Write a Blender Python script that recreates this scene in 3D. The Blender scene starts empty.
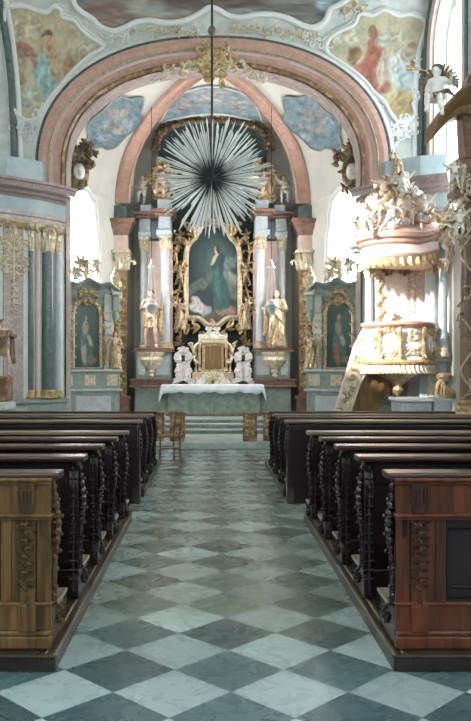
import bpy, bmesh, math, random
from math import sin, cos, pi, radians, sqrt, atan2
from mathutils import Vector, Matrix, noise, geometry
from mathutils.bvhtree import BVHTree
S = bpy.context.scene
COL = S.collection
F, CH, VX, VY = 820.0, 1.7, 211.0, 365.0
def P(px, py, D): return Vector(((px-VX)/F*D, D, CH+(VY-py)/F*D))
def PX(px, D): return (px-VX)/F*D
def PH(py, D): return CH+(VY-py)/F*D
AX = 0.05                                        # the church's long axis
# ---------------------------------------------------------------- camera
cam = bpy.data.cameras.new('camera'); co = bpy.data.objects.new('camera', cam); COL.objects.link(co)
co.location = (0, 0, CH); co.rotation_euler = (pi/2, 0, 0)
cam.sensor_width = 36; cam.sensor_fit = 'AUTO'; cam.lens = F/721*36
cam.shift_x = 24.5/721; cam.shift_y = 4.5/721; cam.clip_end = 200; cam.clip_start = .05
S.camera = co
# ---------------------------------------------------------------- materials
def newmat(name):
    m = bpy.data.materials.new(name); m.use_nodes = True
    nt = m.node_tree; b = nt.nodes['Principled BSDF']; return m, nt, b
def N(nt, t, **kw):
    n = nt.nodes.new(t)
    for k, v in kw.items():
        if k in n.inputs: n.inputs[k].default_value = v
        else: setattr(n, k, v)
    return n
def ramp(nt, fac, stops):
    r = nt.nodes.new('ShaderNodeValToRGB'); e = r.color_ramp.elements
    while len(e) < len(stops): e.new(.5)
    for i, (p, c) in enumerate(stops): e[i].position = p; e[i].color = (*c, 1)
    nt.links.new(fac, r.inputs[0]); return r.outputs[0]
def objcoord(nt): return N(nt, 'ShaderNodeTexCoord').outputs['Object']
def noisy(name, c1, c2, scale=6, rough=.6, metal=0, bump=.0, bscale=30, detail=5, c3=None, spec=.5, lo=.35, hi=.68):
    m, nt, b = newmat(name); tc = objcoord(nt)
    n = N(nt, 'ShaderNodeTexNoise', Scale=scale, Detail=detail, Roughness=.6); nt.links.new(tc, n.inputs['Vector'])
    st = [(lo, c1), (hi, c2)] if c3 is None else [(lo, c1), ((lo+hi)/2, c2), (hi, c3)]
    nt.links.new(ramp(nt, n.outputs[0], st), b.inputs['Base Color'])
    b.inputs['Roughness'].default_value = rough; b.inputs['Metallic'].default_value = metal
    b.inputs['Specular IOR Level'].default_value = spec
    if bump:
        n2 = N(nt, 'ShaderNodeTexNoise', Scale=bscale, Detail=4); nt.links.new(tc, n2.inputs['Vector'])
        bp = N(nt, 'ShaderNodeBump', Strength=bump, Distance=.02); nt.links.new(n2.outputs[0], bp.inputs['Height'])
        nt.links.new(bp.outputs[0], b.inputs['Normal'])
    return m
def marble(name, base, dark, vein, scale=3, rough=.25):
    m, nt, b = newmat(name); tc = objcoord(nt)
    n = N(nt, 'ShaderNodeTexNoise', Scale=scale, Detail=8, Roughness=.65, Distortion=.8); nt.links.new(tc, n.inputs['Vector'])
    c = ramp(nt, n.outputs[0], [(.32, dark), (.65, base)])
    w = N(nt, 'ShaderNodeTexNoise', Scale=scale*.7, Detail=6, Roughness=.6, Distortion=2.2); nt.links.new(tc, w.inputs['Vector'])
    v = ramp(nt, w.outputs[0], [(.48, (0,0,0)), (.5, (.6,.6,.6)), (.52, (0,0,0))])
    mx = N(nt, 'ShaderNodeMix', data_type='RGBA'); nt.links.new(v, mx.inputs[0]); nt.links.new(c, mx.inputs[6]); mx.inputs[7].default_value = (*vein, 1)
    nt.links.new(mx.outputs[2], b.inputs['Base Color']); b.inputs['Roughness'].default_value = rough
    return m
def wood(name, c1, c2, rough=.35, scale=1.0, axis=2, spec=.5):
    m, nt, b = newmat(name); tc = objcoord(nt)
    mp = N(nt, 'ShaderNodeMapping'); sc = [14*scale]*3; sc[axis] = 1.2*scale; mp.inputs['Scale'].default_value = sc
    nt.links.new(tc, mp.inputs[0])
    n = N(nt, 'ShaderNodeTexNoise', Scale=1.6, Detail=7, Roughness=.6, Distortion=.6); nt.links.new(mp.outputs[0], n.inputs['Vector'])
    nt.links.new(ramp(nt, n.outputs[0], [(.33, c1), (.66, c2)]), b.inputs['Base Color'])
    b.inputs['Roughness'].default_value = rough; b.inputs['Specular IOR Level'].default_value = spec
    bp = N(nt, 'ShaderNodeBump', Strength=.12, Distance=.01); nt.links.new(n.outputs[0], bp.inputs['Height']); nt.links.new(bp.outputs[0], b.inputs['Normal'])
    return m
M = {}
M['plaster'] = noisy('plaster', (.62,.63,.57), (.73,.74,.69), 1.4, .8, bump=.08)
M['white'] = noisy('white_stucco', (.74,.76,.74), (.84,.85,.84), 3, .7, bump=.1)
M['stucco'] = noisy('stucco', (.64,.67,.64), (.84,.84,.80), 5, .7, bump=.15, bscale=14)
M['mint'] = noisy('mint_plaster', (.52,.57,.54), (.75,.76,.72), 4, .7, bump=.05)
M['blueplaster'] = noisy('blue_plaster', (.34,.43,.46), (.50,.58,.60), 2, .7)
M['pink'] = marble('pink_marble', (.60,.38,.31), (.43,.26,.20), (.66,.47,.39), 8, .5)
M['pinklight'] = noisy('pale_pink', (.66,.48,.44), (.78,.62,.58), 4, .55)
M['mauve'] = marble('mauve_marble', (.36,.27,.25), (.20,.165,.165), (.54,.46,.43), 4, .3)
M['panelmarble'] = marble('veined_panel_marble', (.50,.42,.39), (.33,.285,.28), (.74,.70,.66), 2.6, .25)
M['green'] = marble('green_marble', (.14,.19,.18), (.06,.10,.10), (.24,.29,.27), 8, .22)
M['greenpale'] = marble('pale_green_marble', (.35,.42,.37), (.20,.26,.23), (.52,.56,.50), 6, .35)
M['bluemarble'] = marble('blue_marble', (.50,.57,.60), (.33,.41,.45), (.68,.73,.75), 6, .3)
M['column'] = marble('column_marble', (.64,.67,.69), (.46,.51,.54), (.8,.82,.82), 6, .22)
M['brownmarble'] = marble('brown_marble', (.27,.15,.11), (.14,.075,.06), (.45,.30,.22), 5, .3)
M['goldbrown'] = noisy('brown_gilt_marble', (.13,.07,.04), (.27,.16,.085), 9, .4, bump=.3, bscale=20, c3=(.62,.42,.22), lo=.38, hi=.7)
M['gold'] = noisy('gilding', (.36,.23,.10), (.80,.64,.38), 14, .36, .45, bump=.2, bscale=40)
M['palegold'] = noisy('pale_gilding', (.52,.42,.28), (.88,.80,.64), 14, .42, .3, bump=.2, bscale=40)
M['goldfig'] = noisy('gilded_figure', (.30,.19,.09), (.82,.66,.44), 14, .36, .35, bump=.2, bscale=30)
M['whitefig'] = noisy('white_figure', (.62,.58,.54), (.86,.83,.80), 8, .5, bump=.1)
M['bronze'] = noisy('dark_gilt', (.10,.075,.05), (.34,.25,.15), 8, .4, .5, bump=.2, bscale=30)
M['flesh'] = noisy('flesh_figure', (.55,.36,.28), (.78,.60,.50), 7, .5)
M['silver'] = noisy('silver', (.60,.66,.64), (.84,.88,.86), 6, .30, .5)
M['darkhub'] = noisy('dark_hub', (.05,.07,.07), (.12,.15,.15), 8, .5, .3)
M['cloth'] = noisy('white_cloth', (.74,.80,.86), (.84,.88,.92), 4, .85)
M['curtain'] = noisy('dark_green_backing', (.018,.03,.03), (.05,.065,.06), 6, .8, bump=.3, bscale=12)
M['darkwood'] = wood('dark_walnut', (.005,.0035,.005), (.020,.009,.011), .27, axis=0)
M['railwood'] = wood('worn_walnut_rail', (.022,.009,.008), (.065,.028,.020), .24, axis=0)
M['wornedge'] = wood('worn_light_wood', (.14,.11,.07), (.34,.28,.19), .35, axis=1)
M['oakL'] = wood('honey_oak', (.035,.017,.005), (.20,.10,.030), .34, axis=2)
M['oakLd'] = wood('honey_oak_carving', (.03,.016,.006), (.12,.065,.022), .5, axis=2)
M['oakR'] = wood('red_oak', (.022,.006,.003), (.15,.036,.011), .3, axis=2)
M['oakRd'] = wood('red_oak_carving', (.014,.005,.004), (.06,.019,.010), .5, axis=2)
M['blackwood'] = wood('black_plinth_wood', (.008,.005,.006), (.028,.018,.018), .35, axis=0)
M['platform'] = wood('platform_boards', (.014,.009,.005), (.05,.036,.02), .35, axis=1)
M['railtan'] = wood('tan_rail', (.10,.07,.045), (.24,.18,.12), .3, axis=0)
M['carving'] = wood('dark_walnut_carving', (.005,.0035,.005), (.028,.014,.015), .22, spec=.8)
M['bead'] = wood('pale_bead', (.10,.085,.055), (.22,.18,.12), .3, axis=1)  # pale wood for the thin lines along the platform edge
M['chairwood'] = wood('chair_wood', (.10,.045,.02), (.26,.13,.06), .4)
M['brownpanel'] = wood('brown_panel', (.13,.065,.02), (.27,.16,.06), .45)
M['stone'] = noisy('step_stone', (.30,.36,.34), (.50,.56,.53), 5, .5, bump=.1)
M['altargreen'] = noisy('altar_front_green', (.16,.23,.20), (.36,.42,.36), 7, .6, bump=.2, bscale=10)
M['iron'] = noisy('dark_iron', (.03,.03,.03), (.07,.065,.06), 8, .4, .8)
M['leaf'] = noisy('greenery', (.02,.06,.02), (.06,.14,.05), 9, .7)
def paintmat(name='fresco_paint', rough=.75):
    m, nt, b = newmat(name); a = N(nt, 'ShaderNodeVertexColor', layer_name='Col')
    nt.links.new(a.outputs[0], b.inputs['Base Color']); b.inputs['Roughness'].default_value = rough; return m
M['paint'] = paintmat(); M['oil'] = paintmat('oil_paint', .3)
def emit(name, col, st):
    m, nt, b = newmat(name); b.inputs['Base Color'].default_value = (.8,.85,.9,1)
    b.inputs['Emission Color'].default_value = (*col, 1); b.inputs['Emission Strength'].default_value = st; return m
# ---------------------------------------------------------------- mesh builder
class MB:
    def __init__(s): s.v = []; s.f = []; s.M = Matrix(); s.mi = []; s.cur = 0
    def add(s, vs, fs):
        o = len(s.v); s.v += [s.M @ Vector(a) for a in vs]; s.f += [[o+i for i in f] for f in fs]; s.mi += [s.cur]*len(fs); return s
    def box(s, x0, x1, y0, y1, z0, z1, c=0):
        if c <= 0:
            v = [(x0,y0,z0),(x1,y0,z0),(x1,y1,z0),(x0,y1,z0),(x0,y0,z1),(x1,y0,z1),(x1,y1,z1),(x0,y1,z1)]
            return s.add(v, [(0,3,2,1),(4,5,6,7),(0,1,5,4),(1,2,6,5),(2,3,7,6),(3,0,4,7)])
        rings = [(z0,c),(z0+c,0),(z1-c,0),(z1,c)]; v = []; f = []
        for z, k in rings:
            q = 0 if k else c
            v += [(x0+k+q,y0+k,z),(x1-k-q,y0+k,z),(x1-k,y0+k+q,z),(x1-k,y1-k-q,z),(x1-k-q,y1-k,z),(x0+k+q,y1-k,z),(x0+k,y1-k-q,z),(x0+k,y0+k+q,z)]
        for r in range(3):
            for i in range(8): a = r*8+i; b = r*8+(i+1) % 8; f.append((a, b, b+8, a+8))
        f += [tuple(range(7,-1,-1)), tuple(range(24,32))]
        return s.add(v, f)
    def prism(s, poly, a, b, axis='y'):
        """extrude a 2-D polygon from a to b: axis y -> (x,z) polygon, x -> (y,z), z -> (x,y)"""
        def m(p, t): return {'y': (p[0], t, p[1]), 'x': (t, p[0], p[1]), 'z': (p[0], p[1], t)}[axis]
        n = len(poly); v = [m(p, a) for p in poly]+[m(p, b) for p in poly]
        tris = geometry.tessellate_polygon([[Vector((p[0], p[1], 0)) for p in poly]])
        f = [tuple(t) for t in tris]+[tuple(i+n for i in reversed(t)) for t in tris]
        f += [(i, (i+1) % n, (i+1) % n+n, i+n) for i in range(n)]
        return s.add(v, f)
    def plate(s, outer, holes, a, b, mp):
        """a slab with holes; mp(u, w, t) maps to 3-D"""
        loops = [outer]+holes; flat = [p for l in loops for p in l]
        tris = geometry.tessellate_polygon([[Vector((p[0], p[1], 0)) for p in l] for l in loops])
        n = len(flat); v = [mp(p[0], p[1], a) for p in flat]+[mp(p[0], p[1], b) for p in flat]
        f = [tuple(t) for t in tris]+[tuple(i+n for i in reversed(t)) for t in tris]
        o = 0
        for l in loops:
            k = len(l); f += [(o+i, o+(i+1) % k, o+(i+1) % k+n, o+i+n) for i in range(k)]; o += k
        return s.add(v, f)
    def lathe(s, prof, c=(0,0,0), seg=20, mod=None, a0=0, a1=2*pi, cap=True, sx=1, sy=1):
        full = abs(a1-a0-2*pi) < 1e-6; n = seg if full else seg+1; v = []; f = []
        for r, z in prof:
            for i in range(n):
                a = a0+(a1-a0)*i/seg; k = mod(a, z) if mod else 1
                v.append((c[0]+r*k*cos(a)*sx, c[1]+r*k*sin(a)*sy, c[2]+z))
        for j in range(len(prof)-1):
            for i in range(seg):
                i2 = (i+1) % n; f.append((j*n+i, j*n+i2, (j+1)*n+i2, (j+1)*n+i))
        if cap and full: f += [tuple(range(n-1,-1,-1)), tuple(range((len(prof)-1)*n, len(prof)*n))]
        return s.add(v, f)
    def tube(s, pts, rad, seg=8, closed=False, flat=1.0, up=None):
        pts = [Vector(p) for p in pts]; n = len(pts)
        rr = rad if isinstance(rad, (list, tuple)) else [rad]*n
        v = []; f = []; pu = None
        for i, p in enumerate(pts):
            if closed: t = pts[(i+1) % n]-pts[i-1]
            else: t = pts[min(i+1, n-1)]-pts[max(i-1, 0)]
            if t.length < 1e-9: t = Vector((0,0,1))
            t.normalize()
            if up is not None: u = Vector(up)
            elif pu is None: u = Vector((0,1,0)) if abs(t.y) < .8 else Vector((1,0,0))
            else: u = pu
            u = u-t*u.dot(t)
            if u.length < 1e-6: u = t.orthogonal()
            u.normalize(); pu = u; w = t.cross(u)
            for k in range(seg):
                a = 2*pi*k/seg; v.append(p+u*(cos(a)*rr[i]*flat)+w*(sin(a)*rr[i]))
        for i in range(n if closed else n-1):
            j = (i+1) % n
            for k in range(seg): k2 = (k+1) % seg; f.append((i*seg+k, i*seg+k2, j*seg+k2, j*seg+k))
        if not closed: f += [tuple(range(seg-1,-1,-1)), tuple(range((n-1)*seg, n*seg))]
        return s.add(v, f)
    def ell(s, c, r, seg=10, rings=7, R=None):
        r = (r,)*3 if not isinstance(r, (tuple, list)) else r; v = []; f = []; c = Vector(c)
        for j in range(rings+1):
            ph = pi*j/rings
            for i in range(seg):
                a = 2*pi*i/seg; q = Vector((r[0]*sin(ph)*cos(a), r[1]*sin(ph)*sin(a), r[2]*cos(ph)))
                if R is not None: q = R @ q
                v.append(c+q)
        for j in range(rings):
            for i in range(seg): i2 = (i+1) % seg; f.append((j*seg+i, (j+1)*seg+i, (j+1)*seg+i2, j*seg+i2))
        return s.add(v, f)
    def bar(s, a, b, w, h, up=(0,0,1)):
        a = Vector(a); b = Vector(b); t = (b-a).normalized(); u = Vector(up); u = (u-t*u.dot(t)).normalized(); w_ = t.cross(u)
        v = [p+w_*(i*w/2)+u*(j*h/2) for p in (a, b) for i, j in ((-1,-1),(1,-1),(1,1),(-1,1))]
        return s.add(v, [(0,1,2,3),(7,6,5,4),(0,4,5,1),(1,5,6,2),(2,6,7,3),(3,7,4,0)])
    def sweep(s, prof, path, closed=False):
        """prof [(out,z)] swept along plan path [(x,y)] with mitres; out = to the right of travel"""
        n = len(path); pts = [Vector(p) for p in path]; v = []; f = []; m = len(prof)
        for i in range(n):
            d1 = (pts[i]-pts[i-1]).normalized() if (i > 0 or closed) else None
            d2 = (pts[(i+1) % n]-pts[i]).normalized() if (i < n-1 or closed) else None
            if d1 is None: d1 = d2
            if d2 is None: d2 = d1
            n1 = Vector((d1.y, -d1.x)); n2 = Vector((d2.y, -d2.x)); b = n1+n2
            b = b/max(b.dot(n1), .3) if b.length > 1e-6 else n1
            for o, z in prof: q = pts[i]+b*o; v.append((q.x, q.y, z))
        for i in range(n if closed else n-1):
            j = (i+1) % n
            for k in range(m-1): f.append((i*m+k, j*m+k, j*m+k+1, i*m+k+1))
        if not closed: f += [tuple(range(m)), tuple(range(n*m-1, (n-1)*m-1, -1))]
        return s.add(v, f)
    # carved ornament, in the plane x,z of the current matrix, relief towards -y
    def leaf(s, x, z, ang, L, w, t=None, curl=.3):
        t = t or w*.45; v = []; n = 6; f = []
        for i in range(n+1):
            u = i/n; a = ang+curl*(u-.2)*1.2; cx = x+L*u*cos(a); cz = z+L*u*sin(a)
            ww = w*(sin(pi*min(1, u*.85+.12))**.8)*(1+.25*sin(u*18))*.5; nx, nz = -sin(a), cos(a); lift = t*(.4+.9*u*u)
            v += [(cx-nx*ww, -lift*.3, cz-nz*ww), (cx, -lift-t*.6, cz), (cx+nx*ww, -lift*.3, cz+nz*ww), (cx, 0.0, cz)]
        for i in range(n):
            for k in range(4): a = i*4+k; b = i*4+(k+1) % 4; f.append((a, b, b+4, a+4))
        f += [(3,2,1,0), (n*4, n*4+1, n*4+2, n*4+3)]
        return s.add(v, f)
    def scroll(s, x, z, ang, L, r, d=1, turns=1.15, depth=None):
        """a C-scroll: stem then volute; d = +-1 turn direction"""
        depth = depth or r*1.3; pts = []; rr = []; a = ang; p = Vector((x, z)); n = 16
        for i in range(n+1):
            u = i/n; pts.append((p.x, -depth*(.5+.3*sin(pi*u)), p.y)); rr.append(r*(1-.45*u)*(1 if i < n else 1.5))
            k = (.15+2.3*u*u)*d*turns*2*pi/n*1.15; a += k; st = L/n*(1.35-1.0*u); p = p+Vector((cos(a), sin(a)))*st
        s.tube(pts, rr, 6, up=(0,1,0)); s.ell(pts[-1], r*1.15, 6, 4)
        return s
    def rocaille(s, w, h, seed=0, n=5, k=1.0, sym=True):
        """mirror-symmetric panel of scrolls and leaves filling w x h around 0,0"""
        R = random.Random(seed)
        for i in range(n):
            z = -h/2+h*(i+.5)/n; env = sin(pi*(i+.6)/(n+.3))**.6
            L = w*.62*env*(.8+.4*R.random()); r = .055*k*min(w, h/n*1.6)
            a = R.uniform(.2, 1.1)*(1 if R.random() < .6 else -1); d = R.choice((-1, 1)); jz = R.uniform(-.1,.1)*h/n
            for sg in ((1, -1) if sym else (1,)):
                s.scroll(sg*w*.05, z+jz, a if sg > 0 else pi-a, L, r, d*sg, 1.1)
                for q in range(3):
                    la = a+(q-1)*.7*d; la = la if sg > 0 else pi-la
                    s.leaf(sg*w*.08*(q+.5), z+jz, la, L*.55, r*3.2, curl=.5*d*sg)
        return s
    def build(s, name, mat, parent=None, smooth=True, bevel=0, auto=35, label=None):
        me = bpy.data.meshes.new(name); me.from_pydata([tuple(a) for a in s.v], [], s.f)
        for m in (mat if isinstance(mat, (list, tuple)) else [mat]): me.materials.append(M[m] if isinstance(m, str) else m)
        if isinstance(mat, (list, tuple)):
            me.polygons.foreach_set('material_index', s.mi)
        bm = bmesh.new(); bm.from_mesh(me); bmesh.ops.recalc_face_normals(bm, faces=bm.faces); bm.to_mesh(me); bm.free()
        if smooth:
            me.polygons.foreach_set('use_smooth', [True]*len(me.polygons))
            try: me.set_sharp_from_angle(angle=radians(auto))
            except Exception: pass
        me.update()
        o = bpy.data.objects.new(name, me); COL.objects.link(o)
        if parent is not None:
            o.parent = parent; o.matrix_parent_inverse = ROOTINV.get(parent.name, Matrix())
        if bevel:
            b = o.modifiers.new('bevel', 'BEVEL'); b.width = bevel; b.segments = 2; b.limit_method = 'ANGLE'
        if label: o['label'] = label
        return o
ROOTINV = {}
def empty(name, loc, label, cat, group=None, rz=0, world=False):
    """world=True: children meshes are given in world coordinates"""
    o = bpy.data.objects.new(name, None); COL.objects.link(o); o.empty_display_size = .1
    o.location = loc; o.rotation_euler = (0, 0, rz)
    if world: ROOTINV[o.name] = (Matrix.Translation(Vector(loc)) @ Matrix.Rotation(rz, 4, 'Z')).inverted()
    return tag(o, label, cat, group)
def tag(o, label, cat, group=None):
    o['label'] = label; o['category'] = cat
    if group: o['group'] = group
    return o
def struct(o): o['kind'] = 'structure'; return o
def copytree(root, loc=None, rz=None, scale=None, label=None, group=None):
    r = root.copy(); COL.objects.link(r)
    if loc is not None: r.location = loc
    if rz is not None: r.rotation_euler = (0, 0, rz)
    if scale is not None: r.scale = scale if isinstance(scale, (tuple, list)) else (scale,)*3
    if label: r['label'] = label
    if group: r['group'] = group
    def rec(a, b):
        for ch in [c for c in bpy.data.objects if c.parent == a]:
            c = ch.copy(); COL.objects.link(c); c.parent = b; c.matrix_parent_inverse = ch.matrix_parent_inverse.copy(); rec(ch, c)
    rec(root, r); return r
def fuse(mb, voxel, name='m', smooth=3):
    """voxel-fuse overlapping lumps into one continuous skin"""
    me = bpy.data.meshes.new(name); me.from_pydata([tuple(a) for a in mb.v], [], mb.f)
    bm = bmesh.new(); bm.from_mesh(me); bmesh.ops.recalc_face_normals(bm, faces=bm.faces); bm.to_mesh(me); bm.free()
    o = bpy.data.objects.new(name, me); COL.objects.link(o)
    r = o.modifiers.new('r', 'REMESH'); r.mode = 'VOXEL'; r.voxel_size = voxel
    sm = o.modifiers.new('s', 'SMOOTH'); sm.iterations = smooth; sm.factor = .5
    dg = bpy.context.evaluated_depsgraph_get(); dg.update()
    nm = bpy.data.meshes.new_from_object(o.evaluated_get(dg)); bpy.data.objects.remove(o)
    nm.polygons.foreach_set('use_smooth', [True]*len(nm.polygons)); nm.name = name
    return nm
def meshobj(name, me, mat, parent=None):
    me.materials.clear(); me.materials.append(M[mat]); o = bpy.data.objects.new(name, me); COL.objects.link(o)
    if parent is not None: o.parent = parent; o.matrix_parent_inverse = ROOTINV.get(parent.name, Matrix())
    return o
# colour painting of pictures: blobs (cx, cy, rx, ry, angle, colour, softness) in 0..1 picture space
def paintcol(u, w, bg, blobs, nz=.06, sc=6, seed=0):
    c = Vector(bg(u, w)) if callable(bg) else Vector(bg)
    du = .045*noise.noise(Vector((u*9, w*9, seed))); dw = .045*noise.noise(Vector((u*7, w*7, seed+9)))
    for cx, cy, rx, ry, a, col, sf in blobs:
        x, y = u+du-cx, w+dw-cy; ca, sa = cos(a), sin(a); x, y = x*ca+y*sa, -x*sa+y*ca
        d = sqrt((x/rx)**2+(y/ry)**2); k = max(0, min(1, (1-d)/max(sf, .02)+.5)) if d < 1+sf else 0
        fold = 1+.20*sin((x/rx*1.3+y/ry*.5)*4+noise.noise(Vector((u*11, w*11, seed)))*7)+.25*noise.noise(Vector((u*26, w*26, seed+7)))
        c = c.lerp(Vector(col)*fold, k)
    f = 1+nz*4*noise.noise(Vector((u*sc*2, w*sc*2, seed+3)))+nz*3*noise.noise(Vector((u*sc*6, w*sc*6, seed+5)))
    return [max(.005, min(1, q*f)) for q in c]
def inpoly(x, y, poly):
    r = False; j = len(poly)-1
    for i in range(len(poly)):
        xi, yi = poly[i]; xj, yj = poly[j]
        if (yi > y) != (yj > y) and x < (xj-xi)*(y-yi)/(yj-yi)+xi: r = not r
        j = i
    return r
def picture(name, mapf, poly, bbox, nx, ny, colf, mat, parent=None):
    """a painted grid clipped to poly; mapf(x,y) -> world point"""
    x0, x1, y0, y1 = bbox; vs = {}; v = []; f = []; cols = []
    def vid(i, j):
        if (i, j) not in vs:
            x = x0+(x1-x0)*i/nx; y = y0+(y1-y0)*j/ny; vs[(i, j)] = len(v); v.append(mapf(x, y)); cols.append(colf(i/nx, j/ny))
        return vs[(i, j)]
    for i in range(nx):
        for j in range(ny):
            if poly is None or inpoly(x0+(x1-x0)*(i+.5)/nx, y0+(y1-y0)*(j+.5)/ny, poly):
                f.append((vid(i, j), vid(i+1, j), vid(i+1, j+1), vid(i, j+1)))
    me = bpy.data.meshes.new(name); me.from_pydata([tuple(a) for a in v], [], f); me.materials.append(M[mat])
    a = me.color_attributes.new('Col', 'FLOAT_COLOR', 'POINT')
    for i, c in enumerate(cols): a.data[i].color = (*c, 1)
    me.update(); o = bpy.data.objects.new(name, me); COL.objects.link(o)
    if parent is not None: o.parent = parent; o.matrix_parent_inverse = ROOTINV.get(parent.name, Matrix())
    return o
def smoothpts(pts, k=4, closed=True):
    n = len(pts); out = []
    for i in range(n if closed else n-1):
        g = lambda j: Vector(pts[j % n] if closed else pts[max(0, min(n-1, j))])
        p0, p1, p2, p3 = g(i-1), g(i), g(i+1), g(i+2)
        for q in range(k):
            t = q/k; out.append(.5*((2*p1)+(p2-p0)*t+(2*p0-5*p1+4*p2-p3)*t*t+(3*p1-p0-3*p2+p3)*t**3))
    if not closed: out.append(Vector(pts[-1]))
    return out
# ================================================================ the room
DW = 16.8                                        # chancel-arch wall
def superarch(cx, a, zc, b, z0, n=2.25, k=40):
    """arch outline from left foot to right foot [(x,z)]"""
    pts = [(cx-a, z0)]
    for i in range(k+1):
        t = pi-pi*i/k; c, s_ = cos(t), sin(t)
        pts.append((cx+a*math.copysign(abs(c)**(2/n), c), zc+b*abs(s_)**(2/n)))
    pts.append((cx+a, z0)); return pts
# floor: diamonds of two marbles
fm, nt, b = newmat('marble_diamond_floor')
tc = objcoord(nt); sp = N(nt, 'ShaderNodeSeparateXYZ'); nt.links.new(tc, sp.inputs[0])
def mth(op, a, c=None, v=None):
    n = N(nt, 'ShaderNodeMath', operation=op)
    nt.links.new(a, n.inputs[0]) if not isinstance(a, float) else setattr(n.inputs[0], 'default_value', a)
    if c is not None: nt.links.new(c, n.inputs[1])
    if v is not None: n.inputs[1].default_value = v
    return n.outputs[0]
hx, hy = .3055, .3125
a_ = mth('MULTIPLY', mth('SUBTRACT', sp.outputs[0], v=-.204), v=.5/hx); b_ = mth('MULTIPLY', mth('SUBTRACT', sp.outputs[1], v=4.575), v=.5/hy)
U = mth('ADD', a_, b_); V = mth('SUBTRACT', a_, b_)
fu, fv = mth('FLOOR', U), mth('FLOOR', V)
chk = mth('PINGPONG', mth('ADD', fu, fv), v=1.0)     # 0 dark, 1 light
cb = N(nt, 'ShaderNodeCombineXYZ'); nt.links.new(fu, cb.inputs[0]); nt.links.new(fv, cb.inputs[1])
wn = N(nt, 'ShaderNodeTexWhiteNoise', noise_dimensions='3D'); nt.links.new(cb.outputs[0], wn.inputs[0])
off = N(nt, 'ShaderNodeVectorMath', operation='SCALE'); nt.links.new(wn.outputs['Color'], off.inputs[0]); off.inputs['Scale'].default_value = 30
ad = N(nt, 'ShaderNodeVectorMath', operation='ADD'); nt.links.new(off.outputs[0], ad.inputs[0]); nt.links.new(tc, ad.inputs[1])
n1 = N(nt, 'ShaderNodeTexNoise', Scale=4.5, Detail=9, Roughness=.68, Distortion=1.2); nt.links.new(ad.outputs[0], n1.inputs[0])
dk = ramp(nt, n1.outputs[0], [(.25, (.050,.092,.104)), (.5, (.062,.112,.124)), (.7, (.080,.138,.148)), (.85, (.12,.18,.185))])
lt = ramp(nt, n1.outputs[0], [(.22, (.24,.32,.315)), (.42, (.30,.39,.39)), (.6, (.335,.43,.43)), (.78, (.40,.49,.485))])
mx = N(nt, 'ShaderNodeMix', data_type='RGBA'); nt.links.new(chk, mx.inputs[0]); nt.links.new(dk, mx.inputs[6]); nt.links.new(lt, mx.inputs[7])
# olive tint of the light on the middle aisle, mixed into tile colour
n2 = N(nt, 'ShaderNodeTexNoise', Scale=1.1, Detail=4); nt.links.new(tc, n2.inputs[0])
wy = mth('MULTIPLY', mth('MINIMUM', mth('MINIMUM', mth('MULTIPLY', mth('SUBTRACT', sp.outputs[1], v=4.2), v=.6), mth('MULTIPLY', mth('SUBTRACT', sp.outputs[1], v=15.0), v=-.2)), v=1.0), mth('MULTIPLY', n2.outputs[0], v=1.0))
cl = N(nt, 'ShaderNodeClamp'); nt.links.new(wy, cl.inputs[0])
mw = N(nt, 'ShaderNodeMix', data_type='RGBA'); nt.links.new(cl.outputs[0], mw.inputs[0]); nt.links.new(mx.outputs[2], mw.inputs[6]); mw.inputs[7].default_value = (.15,.17,.10,1)
# per-slab tint and joints
br = N(nt, 'ShaderNodeMapRange'); nt.links.new(wn.outputs['Value'], br.inputs[0]); br.inputs[3].default_value = .72; br.inputs[4].default_value = 1.25
jt = mth('MINIMUM', mth('PINGPONG', U, v=.5), mth('PINGPONG', V, v=.5))
jr = N(nt, 'ShaderNodeMapRange'); nt.links.new(jt, jr.inputs[0]); jr.inputs[1].default_value = .004; jr.inputs[2].default_value = .014; jr.inputs[3].default_value = .68; jr.inputs[4].default_value = 1
fac = mth('MULTIPLY', br.outputs[0], jr.outputs[0])
sc_ = N(nt, 'ShaderNodeVectorMath', operation='SCALE'); nt.links.new(mw.outputs[2], sc_.inputs[0]); nt.links.new(fac, sc_.inputs['Scale'])
nt.links.new(sc_.outputs[0], b.inputs['Base Color'])
rr = N(nt, 'ShaderNodeMapRange'); nt.links.new(n1.outputs[0], rr.inputs[0]); rr.inputs[3].default_value = .14; rr.inputs[4].default_value = .42
nt.links.new(rr.outputs[0], b.inputs['Roughness'])
bp = N(nt, 'ShaderNodeBump', Strength=.15, Distance=.01); nt.links.new(jr.outputs[0], bp.inputs['Height']); nt.links.new(bp.outputs[0], b.inputs['Normal'])
M['floor'] = fm
struct(MB().box(-4.7, 4.8, -3, 24, -.2, 0).build('floor', 'floor', smooth=False))
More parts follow.
